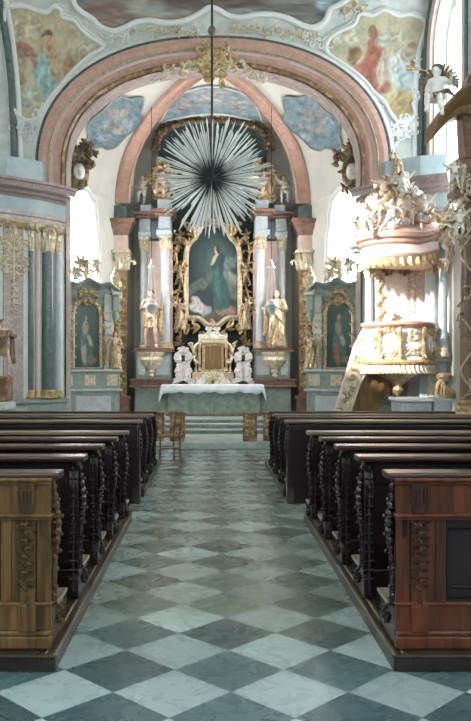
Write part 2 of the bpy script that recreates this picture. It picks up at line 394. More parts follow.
# nave walls with tall windows, west wall, cove and ceiling
LWY = [(-1.5, 1.0), (3.0, 5.4), (8.1, 10.3)]
def wall_with_windows(name, x, wins, side, y0=-3, y1=DW):
    outer = [(y0, 0), (y1, 0), (y1, 10.4), (y0, 10.4)]
    holes = [[(y, z) for y, z in superarch((a+c)/2, (c-a)/2, zt-(c-a)/2, (c-a)/2, zb, 2.0, 16)] for a, c, zb, zt in wins]
    t0, t1 = (x, x+side*.45)
    return struct(MB().plate(outer, holes, t0, t1, lambda u, w, t: (t, u, w)).build(name, 'plaster', smooth=False))
E_DAY = emit('bright_window_glass', (.86,.94,1.0), 3.5)
E_APSE = emit('chancel_window_glass', (1.0,.95,.95), 20.0)
E_NAVE = emit('added_window_glow', (.88,.95,1.0), 4.3)  # glow for the unseen windows added to light the nave
def window(nm, x, side, w, mat=None, seg=12):
    a, c, zb, zt = w; cx, hw = (a+c)/2, (c-a)/2
    out = superarch(cx, hw, zt-hw, hw, zb, 2.0, seg)
    t = x+side*.30
    mb = MB(); 
    for k in range(1, 4): yy = a+(c-a)*k/4; mb.box(t-.02, t+.02, yy-.02, yy+.02, zb, zt-hw*(1-sqrt(max(0, 1-((yy-cx)/hw)**2))))
    z = zb+.5
    while z < zt-.1:
        half = hw if z < zt-hw else hw*sqrt(max(0, 1-((z-zt+hw)/hw)**2)); mb.box(t-.02, t+.02, cx-half, cx+half, z-.015, z+.015); z += .5
    fr = mb
    fr.tube([(t, y, z_) for y, z_ in out], .06, 6)
    f = struct(fr.build(nm, 'white'))
    if mat: MB().plate(out, [], t+side*.05, t+side*.06, lambda u, v_, s_: (s_, u, v_)).build('window_pane', mat, f, smooth=False)
    return f
lw = [(-1.6, .8, 3.4, 8.6), (3.2, 5.6, 3.4, 8.6), (8.3, 10.5, 5.2, 8.9)]
rw = [(-1.6, .8, 3.4, 8.6), (3.2, 5.6, 3.4, 8.6), (8.8, 11.2, 3.4, 8.6), (14.35, 16.35, 4.15, 8.9)]
wall_with_windows('wall_left', -4.4, lw, -1); wall_with_windows('wall_right', 4.45, rw, 1)
k = 1
for w in lw[:2]: window('window_%d' % k, -4.4, -1, w, E_NAVE); k += 1  # out of view, added with glowing panes to light floor and pews
window('window_3', -4.4, -1, lw[2], None); k = 4          # unseen opening without a pane, placed to aim the sun at the pulpit
for w in rw[:3]: window('window_%d' % k, 4.45, 1, w, E_NAVE); k += 1  # likewise out of view, added for the nave's light
window('window_7', 4.45, 1, rw[3], E_DAY)
# west wall; its glowing window is unseen, added to light the nave
struct(MB().plate([(-4.7, 0), (4.8, 0), (4.8, 10.4), (-4.7, 10.4)], [[(x, z) for x, z in superarch(0, 1.5, 6.5, 1.5, 3.2, 2, 16)]], -3, -3.4, lambda u, w, t: (u, t, w)).build('wall_back', 'plaster', smooth=False))
wf = MB().tube([(x, -3.2, z) for x, z in superarch(0, 1.5, 6.5, 1.5, 3.2, 2, 16)], .07, 6)
for x in (-.75, 0, .75): wf.box(x-.03, x+.03, -3.22, -3.18, 3.2, 7.7)
wf = struct(wf.build('window_8', 'white'))
MB().plate([(x, z) for x, z in superarch(0, 1.5, 6.5, 1.5, 3.2, 2, 16)], [], -3.3, -3.31, lambda u, w, t: (u, t, w)).build('window_pane', E_NAVE, wf, smooth=False)
# chancel-arch wall
H0, H1 = 8.15, 9.9
cove = [(DW-3.2+3.2*cos(pi/2*i/14), H0+(H1-H0)*sin(pi/2*i/14)) for i in range(15)]
INN = superarch(AX, 3.06, 5.75, 2.10, 0, 2.25)
struct(MB().plate([(-4.8, 0), (4.9, 0), (4.9, 8.3), (-4.8, 8.3)], [INN], DW, DW+.5, lambda u, w, t: (u, t, w)).build('wall_chancel_arch', 'mint', smooth=False))
cv = MB(); v = []; f = []
pr = cove+[(-3.2, H1)]; back = [(y, z+.25) for y, z in reversed(pr)]; back[-1] = (DW+.3, H0); back[-2:-1] = [(DW+.3, H1)]
cv.prism(pr+[(-3.2, H1+.3), (DW+.45, H1+.3), (DW+.45, H0)], -4.8, 4.9, 'x')
CEIL = struct(cv.build('ceiling', 'mint', auto=50))
def surfD(px, py, off=0.0):
    """point where the line of sight meets the wall / cove above the arch"""
    s_ = (VY-py)/F
    if CH+s_*DW <= H0: return Vector((PX(px, DW-off), DW-off, PH(py, DW-off)))
    lo, hi = DW-3.2, DW
    for _ in range(40):
        m_ = (lo+hi)/2; q = min(1, max(0, (m_-(DW-3.2))/3.2)); zc = H0+(H1-H0)*sqrt(1-q*q)
        if CH+s_*m_ > zc: hi = m_
        else: lo = m_
    D = (lo+hi)/2; q = (D-(DW-3.2))/3.2
    nrm = Vector((0, -q/3.2, -sqrt(1-q*q)/(H1-H0))).normalized()
    return Vector((PX(px, D), D, CH+s_*D))+nrm*off
# arch mouldings, concentric, stepping back towards the chancel
def archband(name, mat, r0, r1, d0, d1, zspring=5.25, bulge=0.0, n=2.25):
    """band between offsets r0 (outer) and r1 (inner) from the inner arch line; d = how far it stands from the wall"""
    A = superarch(AX, 3.06+r0, 5.75, 2.10+r0*.98, zspring, n, 48); B = superarch(AX, 3.06+r1, 5.75, 2.10+r1*.98, zspring, n, 48)
    mb = MB(); v = []; f = []; m = 5
    for (xa, za), (xb, zb) in zip(A, B):
        v += [(xa, DW+.1, za), (xa, DW-d0, za), ((xa+xb)/2, DW-(d0+d1)/2-bulge, (za+zb)/2), (xb, DW-d1, zb), (xb, DW+.5, zb)]
    for i in range(len(A)-1):
        for q in range(m-1): f.append((i*m+q, (i+1)*m+q, (i+1)*m+q+1, i*m+q+1))
    mb.add(v, f); return struct(mb.build(name, mat, auto=25))
archband('trim_1', 'stucco', .66, .575, .05, .09)
archband('trim_2', 'green', .575, .50, .10, .10, bulge=.03)
archband('trim_3', 'pink', .50, .30, .16, .13, bulge=.03)
archband('trim_4', 'palegold', .30, .265, .15, .12, bulge=.04)
archband('trim_5', 'pinklight', .265, .20, .06, .04)
archband('trim_6', 'pink', .20, .06, .08, .02, bulge=.03)
archband('trim_7', 'goldbrown', .06, -.02, .05, .02, bulge=.05)
# reveal of the arch (soffit) is the wall's own thickness; inner leaf
A = superarch(AX, 3.02, 5.75, 2.06, 0); B = superarch(AX, 3.02, 5.75, 2.06, 0); mb = MB(); v = []; f = []
for (x, z) in A: v += [(x, DW+.02, z), (x*1.0, DW+.6, z)]
for i in range(len(A)-1): f.append((2*i, 2*i+2, 2*i+3, 2*i+1))
struct(mb.add(v, f).build('trim_8', 'panelmarble'))
# ---------------------------------------------------------------- chancel: canted side walls, back wall and half dome
ZS, ZT = 5.9, 8.15; APX = Vector((AX, 17.3))
W0, W1, W2 = (3.72, 17.28), (3.60, 18.3), (2.45, 21.3)          # right half, relative to the axis
W3 = (2.15, 22.4)
def plan(side): return [(AX+side*x, y) for x, y in (W0, W1, W2, W3)]
hull = [(AX-W0[0], W0[1]), (AX-W1[0], W1[1]), (AX-W2[0], W2[1]), (AX-W3[0], W3[1]), (AX+W3[0], W3[1]), (AX+W2[0], W2[1]), (AX+W1[0], W1[1]), (AX+W0[0], W0[1])]
# windows in the canted walls: keyhole-headed
def canted_wall(side, name):
    a = Vector((AX+side*W1[0], W1[1])); c = Vector((AX+side*W2[0], W2[1])); L = (c-a).length; t = (c-a)/L; nrm = Vector((t.y*side, -t.x*side))
    q0, q1 = .58, 2.05; cx = (q0+q1)/2; hw = (q1-q0)/2
    hole = [(q0, 3.3), (q0, 4.95), (q0+.10, 5.05), (q0+.10, 5.3), (q0+.2, 5.65), (cx-.2, 5.86), (cx+.2, 5.86), (q1-.2, 5.65), (q1-.10, 5.3), (q1-.10, 5.05), (q1, 4.95), (q1, 3.3)]
    mp = lambda u, w, s_: tuple(a+t*u+nrm*s_)+(w,)
    w = MB().plate([(-.05, 0), (L+.05, 0), (L+.05, ZS+.05), (-.05, ZS+.05)], [hole], 0, .3, mp)
    o = struct(w.build(name, 'plaster', smooth=False))
    fr = MB().tube([mp(u, w_, .02) for u, w_ in hole], .07, 8).tube([mp(u, w_, .24) for u, w_ in hole], .05, 8)
    for uu in (cx-.25, cx+.25): fr.tube([mp(uu, 3.3, .25), mp(uu, 5.8, .25)], .02, 6)
    for zz in (3.8, 4.3, 4.8, 5.3): fr.tube([mp(q0, zz, .25), mp(q1, zz, .25)], .014, 6)
    big = [(cx+(u-cx)*1.16, 3.3 if w_ < 3.4 else w_+.09*(w_ > 5.5)) for u, w_ in hole]; fr.tube([mp(u, w_, -.02) for u, w_ in big], .05, 8)
    f_ = struct(fr.build('window_9' if side < 0 else 'window_10', 'white'))
    MB().plate(hole, [], .27, .28, mp).build('window_pane', E_APSE, f_, smooth=False)
    return a, t, nrm, mp
CWL = canted_wall(-1, 'wall_chancel_left'); CWR = canted_wall(1, 'wall_chancel_right')
for side, nm in ((-1, 'wall_chancel_left'), (1, 'wall_chancel_right')):
    for (p, q), sfx in (((W0, W1), '_front'), ((W2, W3), '_rear')):
        a = Vector((AX+side*p[0], p[1])); c = Vector((AX+side*q[0], q[1])); t = c-a; nr = Vector((t.y, -t.x)).normalized()*side*.3
        mb = MB(); v = [(*a, 0), (*c, 0), (*(c+nr), 0), (*(a+nr), 0)]; mb.add(v+[(x, y, ZS+.05) for x, y, _ in v], [(0,1,2,3),(7,6,5,4),(0,4,5,1),(1,5,6,2),(2,6,7,3),(3,7,4,0)])
        struct(mb.build(nm+sfx, 'plaster', smooth=False))
struct(MB().box(AX-2.5, AX+2.5, 22.4, 22.7, 0, ZS+.1).build('wall_apse', 'plaster', smooth=False))
def dens(poly, k):
    out = []
    for i in range(len(poly)-1):
        for q in range(k): out.append(tuple(Vector(poly[i]).lerp(Vector(poly[i+1]), q/k)))
    return out+[poly[-1]]
dp = dens(hull, 6)
def domept(x, y, ph, n=2.15):
    k = cos(ph)**(2/n) if ph < pi/2-1e-4 else 0
    return Vector((APX.x+(x-APX.x)*k, APX.y+(y-APX.y)*k, ZS+(ZT-ZS)*sin(ph)**(2/n)))
v = []; f = []; NP = 18
def cell_n(i):
    # cells swell between the ribs (index along the hull, ribs at W2 = 2 and 5)
    t = i/6
    if t <= 2: return 2.15+.35*sin(pi*t/2)
    if t < 5: return 2.15+1.5*min(1, 1.6*sin(pi*(t-2)/3))
    return 2.15+.35*sin(pi*(t-5)/2)
for j in range(NP+1):
    for i, (x, y) in enumerate(dp): v.append(domept(x, y, pi/2*j/NP, cell_n(i)))
w_ = len(dp)
for j in range(NP):
    for i in range(w_-1): f.append((j*w_+i, j*w_+i+1, (j+1)*w_+i+1, (j+1)*w_+i))
dome = MB().add(v, f); DBVH = BVHTree.FromPolygons([tuple(a) for a in v], f)
do = struct(dome.build('ceiling_apse', 'plaster', auto=50))
sol = do.modifiers.new('thick', 'SOLIDIFY'); sol.thickness = .15; sol.offset = 1
def onDome(px, py, off=.02):
    d = P(px, py, 1.0)-Vector((0, 0, CH)); loc, nr, i, ds = DBVH.ray_cast(Vector((0, 0, CH)), d)
    if loc is None:
        loc = P(px, py, 17.3); nr = Vector((0, -1, 0))
    if nr.dot(d) > 0: nr = -nr
    return loc+nr*off
# unseen slab added behind the arch wall to stop sun leaking in
struct(MB().plate([(-5.6, 0), (5.6, 0), (5.6, 10.6), (-5.6, 10.6)], [superarch(AX, 3.30, 5.75, 2.32, 0)], DW+.5, DW+.62, lambda u, w, t: (u, t, w)).build('wall_sun_stop', 'plaster', smooth=False))
# ribs of the apse
def rib(side, nm):
    mb = MB(); v = []; f = []; n = 26
    base = Vector((AX+side*(W2[0]-.04), W2[1]-.05)); tang = Vector((side*.62, -.78)).normalized()   # across the rib
    tang = Vector((1, 0)) if False else tang
    for i in range(n+1):
        ph = pi/2*i/n*.985; c = domept(base.x, base.y, ph); 
        inw = (Vector((APX.x, APX.y, ZS-1.2))-c).normalized(); wdt = .205*(1-.30*i/n)
        tt = Vector((1, 0, 0))*(side)
        for s_, d in ((-1, .0), (-1, .16), (-.72, .20), (-.62, .13), (.62, .13), (.72, .20), (1, .16), (1, .0)):
            v.append(c+tt*(wdt*s_)+inw*d)
    for i in range(n):
        for q in range(7): f.append((i*8+q, (i+1)*8+q, (i+1)*8+q+1, i*8+q+1))
    return struct(mb.add(v, f).build(nm, 'pink', auto=25))
rib(-1, 'trim_9'); rib(1, 'trim_10')
# chancel floor level and steps
struct(MB().box(-3.0, 3.1, 16.55, 22.4, 0, .13, .0).build('floor_chancel', 'stone', smooth=False, bevel=.012))
st = MB()
for i, (y, z) in enumerate(((18.7, .23), (19.05, .33), (19.4, .43))): st.box(AX-1.75+.12*i, AX+1.75-.12*i, y, 21.0, z-.10, z-.02).box(AX-1.78+.12*i, AX+1.78-.12*i, y-.03, 21.0, z-.02, z)
so = struct(st.build('trim_11', 'altargreen', smooth=False, bevel=.006)); tr = MB()
for i, (y, z) in enumerate(((18.7, .23), (19.05, .33), (19.4, .43))): tr.box(AX-1.80+.12*i, AX+1.80-.12*i, y-.05, y+.30, z-.022, z+.002)
tr.build('step_treads', 'column', so, smooth=False)
# ================================================================ pews
def pew_end_profile(h, s=1.0):
    """outline (y,z) of a pew end, y towards the altar, back edge at y=0"""
    return [(0, 0), (.0, .10), (.03, .16), (.0, .24), (-.01, .40), (.015, .52), (-.01, .62), (-.02, .74), (.0, .86), (.01, h-.10), (-.02, h-.05), (-.02, h-.03),
         (.12, h-.03), (.12, h-.07), (.075, h-.13), (.06, h-.24), (.10, h-.34), (.115, h-.44), (.07, h-.56), (.065, h-.66), (.12, h-.745), (.30, h-.79), (.40, h-.80),
         (.42, h-.83), (.385, .10), (.42, .05), (.43, 0)]
def aisle_carving(mb, h, k=1.0, seed=0, dense=True):
    """carved acanthus on the aisle face of an end; local plane x=y-depth, z up"""
    R = random.Random(seed); n = 11; x0 = .042
    mb.tube([(x0, -.006, h-.08), (x0+.01, -.012, h-.3), (x0+.02, -.014, h-.45), (x0, -.010, h-.62), (x0+.02, -.008, h-.76), (.3, -.006, h-.86)], .012, 6)
    n = 14
    for i in range(n):
        z = h-.10-.050*i; b = sin(pi*min(1, (i+1)/10.5))**1.5; s = .026+.016*b; dp = .008+.030*b
        mb.ell((x0+.012*b, -dp*.5, z), (.022+.01*b, dp*.8, .034), 8, 6)
        for sg in (1, -1):
            mb.scroll(x0+.008*b, z, radians(60 if sg > 0 else 120)+R.uniform(-.4, .4), s*1.7, .0065, -sg, 1.3, depth=dp+.006)
            mb.leaf(x0+sg*.006, z, radians(90-sg*(50+R.uniform(-15, 25))), s*.8, .020, .006+.5*dp, curl=-.6*sg)
        if i % 2: mb.ell((x0+R.uniform(-.01, .02), -dp-.014, z-.01), (.010, .010, .012), 6, 5)
    for q in range(5): mb.scroll(.13+.055*q, h-.85, radians(-80+25*q), .09, .008, (-1)**q, 1.2, depth=.014); mb.leaf(.15+.05*q, h-.84, radians(-90+20*(-1)**q), .08, .028, .012)
def backedge_carving(mb, h, w=.10, seed=0):
    """leafy relief on the narrow edge seen from behind, local x across, z up"""
    mb.tube([(0, -.0, h-.07), (0, -.0, h-.92)], .008, 6)
    for i in range(13):
        z = h-.10-.062*i
        for sg in (1, -1):
            mb.leaf(0, z, radians(90-sg*50), .034, .018, .010, curl=-.6*sg)
        mb.leaf(0, z+.01, radians(-90), .035, .016, .014)
_cache = {}
def make_pew(x_in, x_out, y, h, side, seatlen=.5, mats=('darkwood', 'darkwood', 'railwood', 'darkwood'), label='', group=None, panelled=False, carve_mat=None, zb=.10, name='pew', rail=.13):
    """side -1: left block (aisle end at +x). x_in is the aisle face"""
    r = empty(name, (x_in, y, zb), label, 'pew', group)
    hh = h-zb; d = side; L = abs(x_out-x_in)
    X = lambda a: (d*a)                             # a metres away from the aisle
    def bx(mb, a0, a1, y0, y1, z0, z1, c=.004):
        mb.box(min(X(a0), X(a1)), max(X(a0), X(a1)), y0, y1, z0, z1, c); return mb
    # aisle end
    e = MB().prism(pew_end_profile(hh), X(.0), X(.065), 'x'); eo = e.build('end_panel', mats[1], r, bevel=.006)
    k = (round(hh, 2), d, 'c')
    cm = MB(); cm.M = Matrix.Rotation(radians(90 if d < 0 else -90), 4, 'Z') if False else Matrix(((0, -(-1 if d > 0 else 1), 0, 0), (1, 0, 0, 0), (0, 0, 1, 0), (0, 0, 0, 1)))
    # local (x along pew depth -> world y ; -y relief -> towards the aisle)
    aisle_carving(cm, hh, seed=int(y*10)); cm.build('aisle_carving', carve_mat or mats[3], eo)
    bc = MB() if not panelled else None
    if bc: bc.M = Matrix.Translation((X(.035), -.012, 0)); backedge_carving(bc, hh, seed=int(y*7)); bc.build('edge_carving', carve_mat or mats[3], eo)
    # worn top of the low foot rest
    MB().box(min(X(-.012), X(.075)), max(X(-.012), X(.075)), .12, .44, hh-.80, hh-.775, .004).build('worn_ledge', 'wornedge', eo, label='light worn strip on top of the low bracket')
    # back with frames
    b = MB(); bx(b, .065, L, .012, .035, .12, hh-.03); bx(b, .065, L, .0, .045, hh-.20, hh-.12); bx(b, .065, L, .0, .045, .08, .2)
    q = .65
    while q < L: bx(b, q-.045, q+.045, -.002, .047, .12, hh-.1); q += .62
    b.build('backrest', mats[0], r, smooth=False)
    # book rail
    t = MB(); 
    pr = [(-.045, hh-.035), (-.05, hh-.02), (-.05, hh-.008), (-.04, hh), (rail+.0, hh), (rail+.012, hh-.012), (rail+.012, hh-.03), (rail-.01, hh-.04)]
    t.prism(pr, X(-.045), X(L), 'x'); t.build('top_rail', mats[2], r, bevel=.004)
    if seatlen:
        s = MB(); bx(s, .065, L, .03, .40, .42, .455); s.build('seat', mats[0], r, smooth=False)
        kn = MB(); bx(kn, .07, L, .30, .42, .12, .15); bx(kn, .07, .11, .32, .40, .0, .12); bx(kn, L-.1, L-.06, .32, .40, 0, .12); kn.build('kneeler', mats[0], r, smooth=False)
    return r
# near block rows: (distance, rail height)
rows1 = [(4.66, 1.092), (5.60, 1.080), (6.55, 1.060), (7.50, 1.035), (8.50, 1.012)]
rows2 = [(10.10, 1.02), (11.05, 1.00), (12.0, .98), (12.95, .965)]
ordn = ['nearest', 'second', 'third', 'fourth', 'fifth']
def panel_back(r, d, L, hh, mat, matd, dark, sty):
    """the panelled rear of the last pew, facing the camera, built from the aisle outwards"""
    X = lambda a: d*a
    def bx(mb, a0, a1, y0, y1, z0, z1, c=.004): mb.box(min(X(a0), X(a1)), max(X(a0), X(a1)), y0, y1, z0, z1, c); return mb
    fr = MB(); bx(fr, -.005, L, -.05, -.012, .0, .07, .006); bx(fr, -.0, L, -.045, -.012, .07, .10, .008)
    bx(fr, 0, L, -.03, .012, .10, .25, 0); bx(fr, 0, L, -.03, .012, hh-.23, hh-.04, 0)
    bx(fr, 0, .035, -.03, .012, .25, hh-.23, 0)
    fr.build('panel_frame', mat, r, smooth=False, bevel=.004)
    md = MB()
    for z in (hh-.25, hh-.05): bx(md, -.012, L, -.066, -.01, z, z+.022, .006); bx(md, -.006, L, -.052, -.01, z-.016, z, .004)
    bx(md, -.01, L, -.048, -.01, .245, .262, .004)
    md.build('moulding', mat, r)
    a = .0; n = 0
    while a < L:
        # pilaster with a carved drop, then a sunk panel
        p = MB(); bx(p, a+.035, a+.083, -.010, .012, .10, hh-.04, 0); bx(p, a+.088, a+.172, -.034, .012, .25, hh-.23, 0); bx(p, a+.177, a+.235, -.010, .012, .1, hh-.04, 0)
        bx(p, a+.080, a+.180, -.060, .012, .10, .25, .004)
        p.build('pilaster', mat, r, smooth=False, bevel=.003)
        c = MB(); c.M = Matrix.Translation((X(a+.13), -.036, 0))
        # bracket head with flutes
        c.lathe([(.0, hh-.235), (.04, hh-.225), (.052, hh-.18), (.046, hh-.12), (.056, hh-.08), (.058, hh-.055)], (0, .01, 0), 12, a0=pi, a1=2*pi, cap=False)
        for q in range(5): c.tube([(-.04+.02*q, -.045, hh-.17), (-.042+.021*q, -.052, hh-.09)], .007, 6)
        for i in range(9):
            z = hh-.27-.045*i; s = .036*(1-.35*i/9)
            for sg in (1, -1): c.leaf(0, z, radians(-90+sg*38), s*1.6, s*.9, .022, curl=.9*sg); 
            c.scroll(0, z-.01, radians(-40 if i % 2 else 220), s*1.6, .008, 1 if i % 2 else -1, 1.2, depth=.03); c.ell((0, -.03, z-.02), (.011, .014, .014), 6, 5)
        c.leaf(0, hh-.27-.42, radians(-90), .07, .03, .02)
        c.build('carved_drop', matd, r)
        pa = MB(); bx(pa, a+.285, min(L, a+.95), .006, .012, .25, hh-.23, 0)
        pa.build('sunk_panel', dark if sty else mat, r, smooth=False)
        for u0, u1 in ((.225, .285), (.95, 1.0)):
            bx(MB(), a+u0, a+u1, -.022, .012, .25, hh-.23, 0).build('panel_stile', mat, r, smooth=False, bevel=.003)
        bd = MB(); u0, u1 = a+.30, min(L, a+.94)
        for q in ((u0, .26), (u1, .26)): bx(bd, q[0]-.012, q[0], -.012, .01, .26, hh-.24, .003)
        for z in (.26, .335, hh-.33, hh-.25): bx(bd, u0, u1, -.012, .01, z, z+.010, .003)
        bd.build('dark_bead', dark, r)
        gr = MB()
        for u in (a+.0855, a+.1745): bx(gr, u-.004, u+.004, -.012, .01, .25, hh-.24, 0)
        gr.build('dark_groove', dark, r, smooth=False)
        if sty:      # dark inlaid lozenge
            lz = MB(); cx, cz = a+.66, (.25+hh-.23)/2
            for s_ in (1.0,):
                pts = [(X(cx+s_*.17*cos(t)), -.010, cz+s_*.2*sin(t)) for t in (0, pi/2, pi, 3*pi/2)]
                lz.tube(pts, .008, 6, closed=True)
            lz.build('lozenge_moulding', matd, r)
        a += .965; n += 1
for side, nm, xi, xo in ((-1, 'left', -.905, -3.75), (1, 'right', 1.045, 3.85)):
    for i, (y, h) in enumerate(rows1):
        lab = {0: 'honey-oak panelled rear pew at the near end of the left block' if side < 0 else 'red-oak panelled rear pew at the near end of the right block'}.get(i,
              'dark carved pew in the near %s block, %s row from the camera' % (nm, ordn[i]))
        m = ('darkwood', 'darkwood', 'railwood', 'carving')
        xo_ = xo; rt = .13
        if i == 0:
            m = ('darkwood', 'oakLd' if side < 0 else 'darkwood', 'railwood', 'oakLd' if side < 0 else 'carving')
        last = i == len(rows1)-1; m = (m[0], m[1], 'railtan', m[3]) if last else m
        p = make_pew(xi, xo_, y, h, side, 0 if last else .5, m, lab, 'carved pews in the near %s block' % nm, panelled=(i == 0))
        if i == 0: panel_back(p, side, abs(xo-xi), h-.10, 'oakL' if side < 0 else 'oakR', 'oakLd' if side < 0 else 'oakRd', 'darkwood', side > 0)
    xi2 = -.895 if side < 0 else .955
    for i, (y, h) in enumerate(rows2):
        lab = 'dark pew in the far %s block, %s' % (nm, ['first behind the cross-aisle with a solid dark end', 'second from the cross-aisle', 'third from the cross-aisle', 'last one before the chancel'][i])
        p = make_pew(xi2, xo, y, h, side, .5, ('darkwood', 'darkwood', 'railtan' if i in (0, 2) else 'railwood', 'carving'), lab, 'dark pews in the far %s block' % nm, zb=.0 if i == 0 else .10)
        if i == 0:
            q = MB(); X = lambda a: side*a
            q.prism([(-.10, 0), (-.08, .10), (-.06, .2), (-.05, h-.15), (.01, h-.12), (.12, h-.2), (.12, .08), (.14, 0)], X(-.02), X(.07), 'x'); q.prism([(-.06,0),(-.06,h-.06),(.01,h-.06),(.01,0)], X(0), X(2.8), 'x')
            q.build('solid_end', 'darkwood', p, bevel=.008)
    # platforms
    for y0, y1, x1, lb in ((4.54, 8.95, -.862 if side < 0 else 1.012, 'near'), (10.56, 14.1, -.862 if side < 0 else .925, 'far')):
        a, c = sorted((x1, xo+side*.1)); mb = MB()
        mb.box(a, c, y0, y1, 0.002, .075, .004)
        g = mb.build('boards', 'blackwood'); g.name = 'pew_platform'
        tag(g, 'low dark wooden platform under the %s %s block of pews' % (lb, nm), 'platform')
        t = MB(); lo, hi = sorted((x1-side*.006, x1+side*.10)); t.box(lo, hi, y0-.006, y1, .0755, .093, .004)
        lo, hi = sorted((x1+side*.101, xo+side*.1)); t.box(lo, hi, y0-.006, y0+.079, .0755, .093, .004); t.build('edge_board', 'platform', g)
        bd = MB(); lo, hi = sorted((x1-side*.007, x1+side*.010)); bd.box(lo, hi, y0-.007, y1, .0925, .0975, .002); bd.build('pale_bead', 'bead', g, label='thin pale bead along the aisle edge')
        lo, hi = sorted((x1+side*.050, x1+side*.064)); MB().box(lo, hi, y0+.02, y1, .0925, .099, .002).build('pale_bead', 'bead', g)
        MB().box(min(x1+side*.1, c if side > 0 else a), max(x1+side*.1, c if side > 0 else a), y0+.08, y1, .0755, .0985).build('deck_boards', 'blackwood', g, smooth=False)
# wooden chair by the end of the left block
ch = empty('wooden_chair', (-.78, 14.45, 0), 'small brown wooden chair facing the aisle past the left pews', 'chair', rz=radians(-70))
for x in (-.19, .19):
    MB().tube([(x, -.18, 0), (x*.95, -.17, .44)], .017, 8).build('leg', 'chairwood', ch)
    MB().tube([(x, .2, 0), (x*.95, .18, .44), (x*.92, .23, .88)], .017, 8).build('leg', 'chairwood', ch)
MB().box(-.21, .21, -.2, .2, .44, .47, .01).build('seat', 'chairwood', ch)
for z in (.6, .8): MB().box(-.18, .18, .2+.05*(z-.5), .22+.05*(z-.5), z, z+.07, .005).build('back_slat', 'chairwood', ch)
MB().tube([(-.19, -.18, .2), (.19, -.18, .2)], .01, 6).tube([(-.19, .2, .2), (.19, .2, .2)], .01, 6).tube([(-.19, -.18, .25), (-.19, .2, .25)], .01, 6).tube([(.19, -.18, .25), (.19, .2, .25)], .01, 6).build('stretcher', 'chairwood', ch)
# communion-rail gates, gilt openwork, standing open
for side, x0, x1 in ((-1, PX(170, 16.9), PX(185, 16.9)), (1, PX(243, 16.9), PX(257, 16.9))):
    r = empty('communion_gate', ((x0+x1)/2, 16.9, .13), 'gilt openwork gate of the communion rail, %s of the altar steps' % ('left' if side < 0 else 'right'), 'gate', 'gilt communion gates')
    w = x1-x0; MB().box(-w/2, w/2, -.05, .05, 0, .06, .005).build('bottom_rail', 'goldbrown', r); MB().box(-w/2-.02, w/2+.02, -.06, .06, .56, .61, .01).build('hand_rail', 'goldbrown', r); MB().box(-w/2+.03, w/2-.03, 0, .015, .06, .56).build('backing_panel', 'goldbrown', r)
    for x in (-w/2+.02, w/2-.02): MB().box(x-.025, x+.025, -.04, .04, .05, .57, .005).build('post', 'goldbrown', r)
    g = MB(); g.M = Matrix.Translation((0, -.01, .31)); g.rocaille(w*1.5, .5, 3, 5, 1.3); g.tube([(0, 0, -.25), (0, 0, .25)], .008, 6); g.build('openwork', 'gold', r)
    # second leaf folded beside it
    x2 = x0-.18 if side < 0 else x1+.18
    if True:
        r2 = copytree(r, (x2-(.1 if side < 0 else -.1), 17.0, .13), label='gilt openwork panel of the communion rail at the outer %s' % ('left' if side < 0 else 'right'))
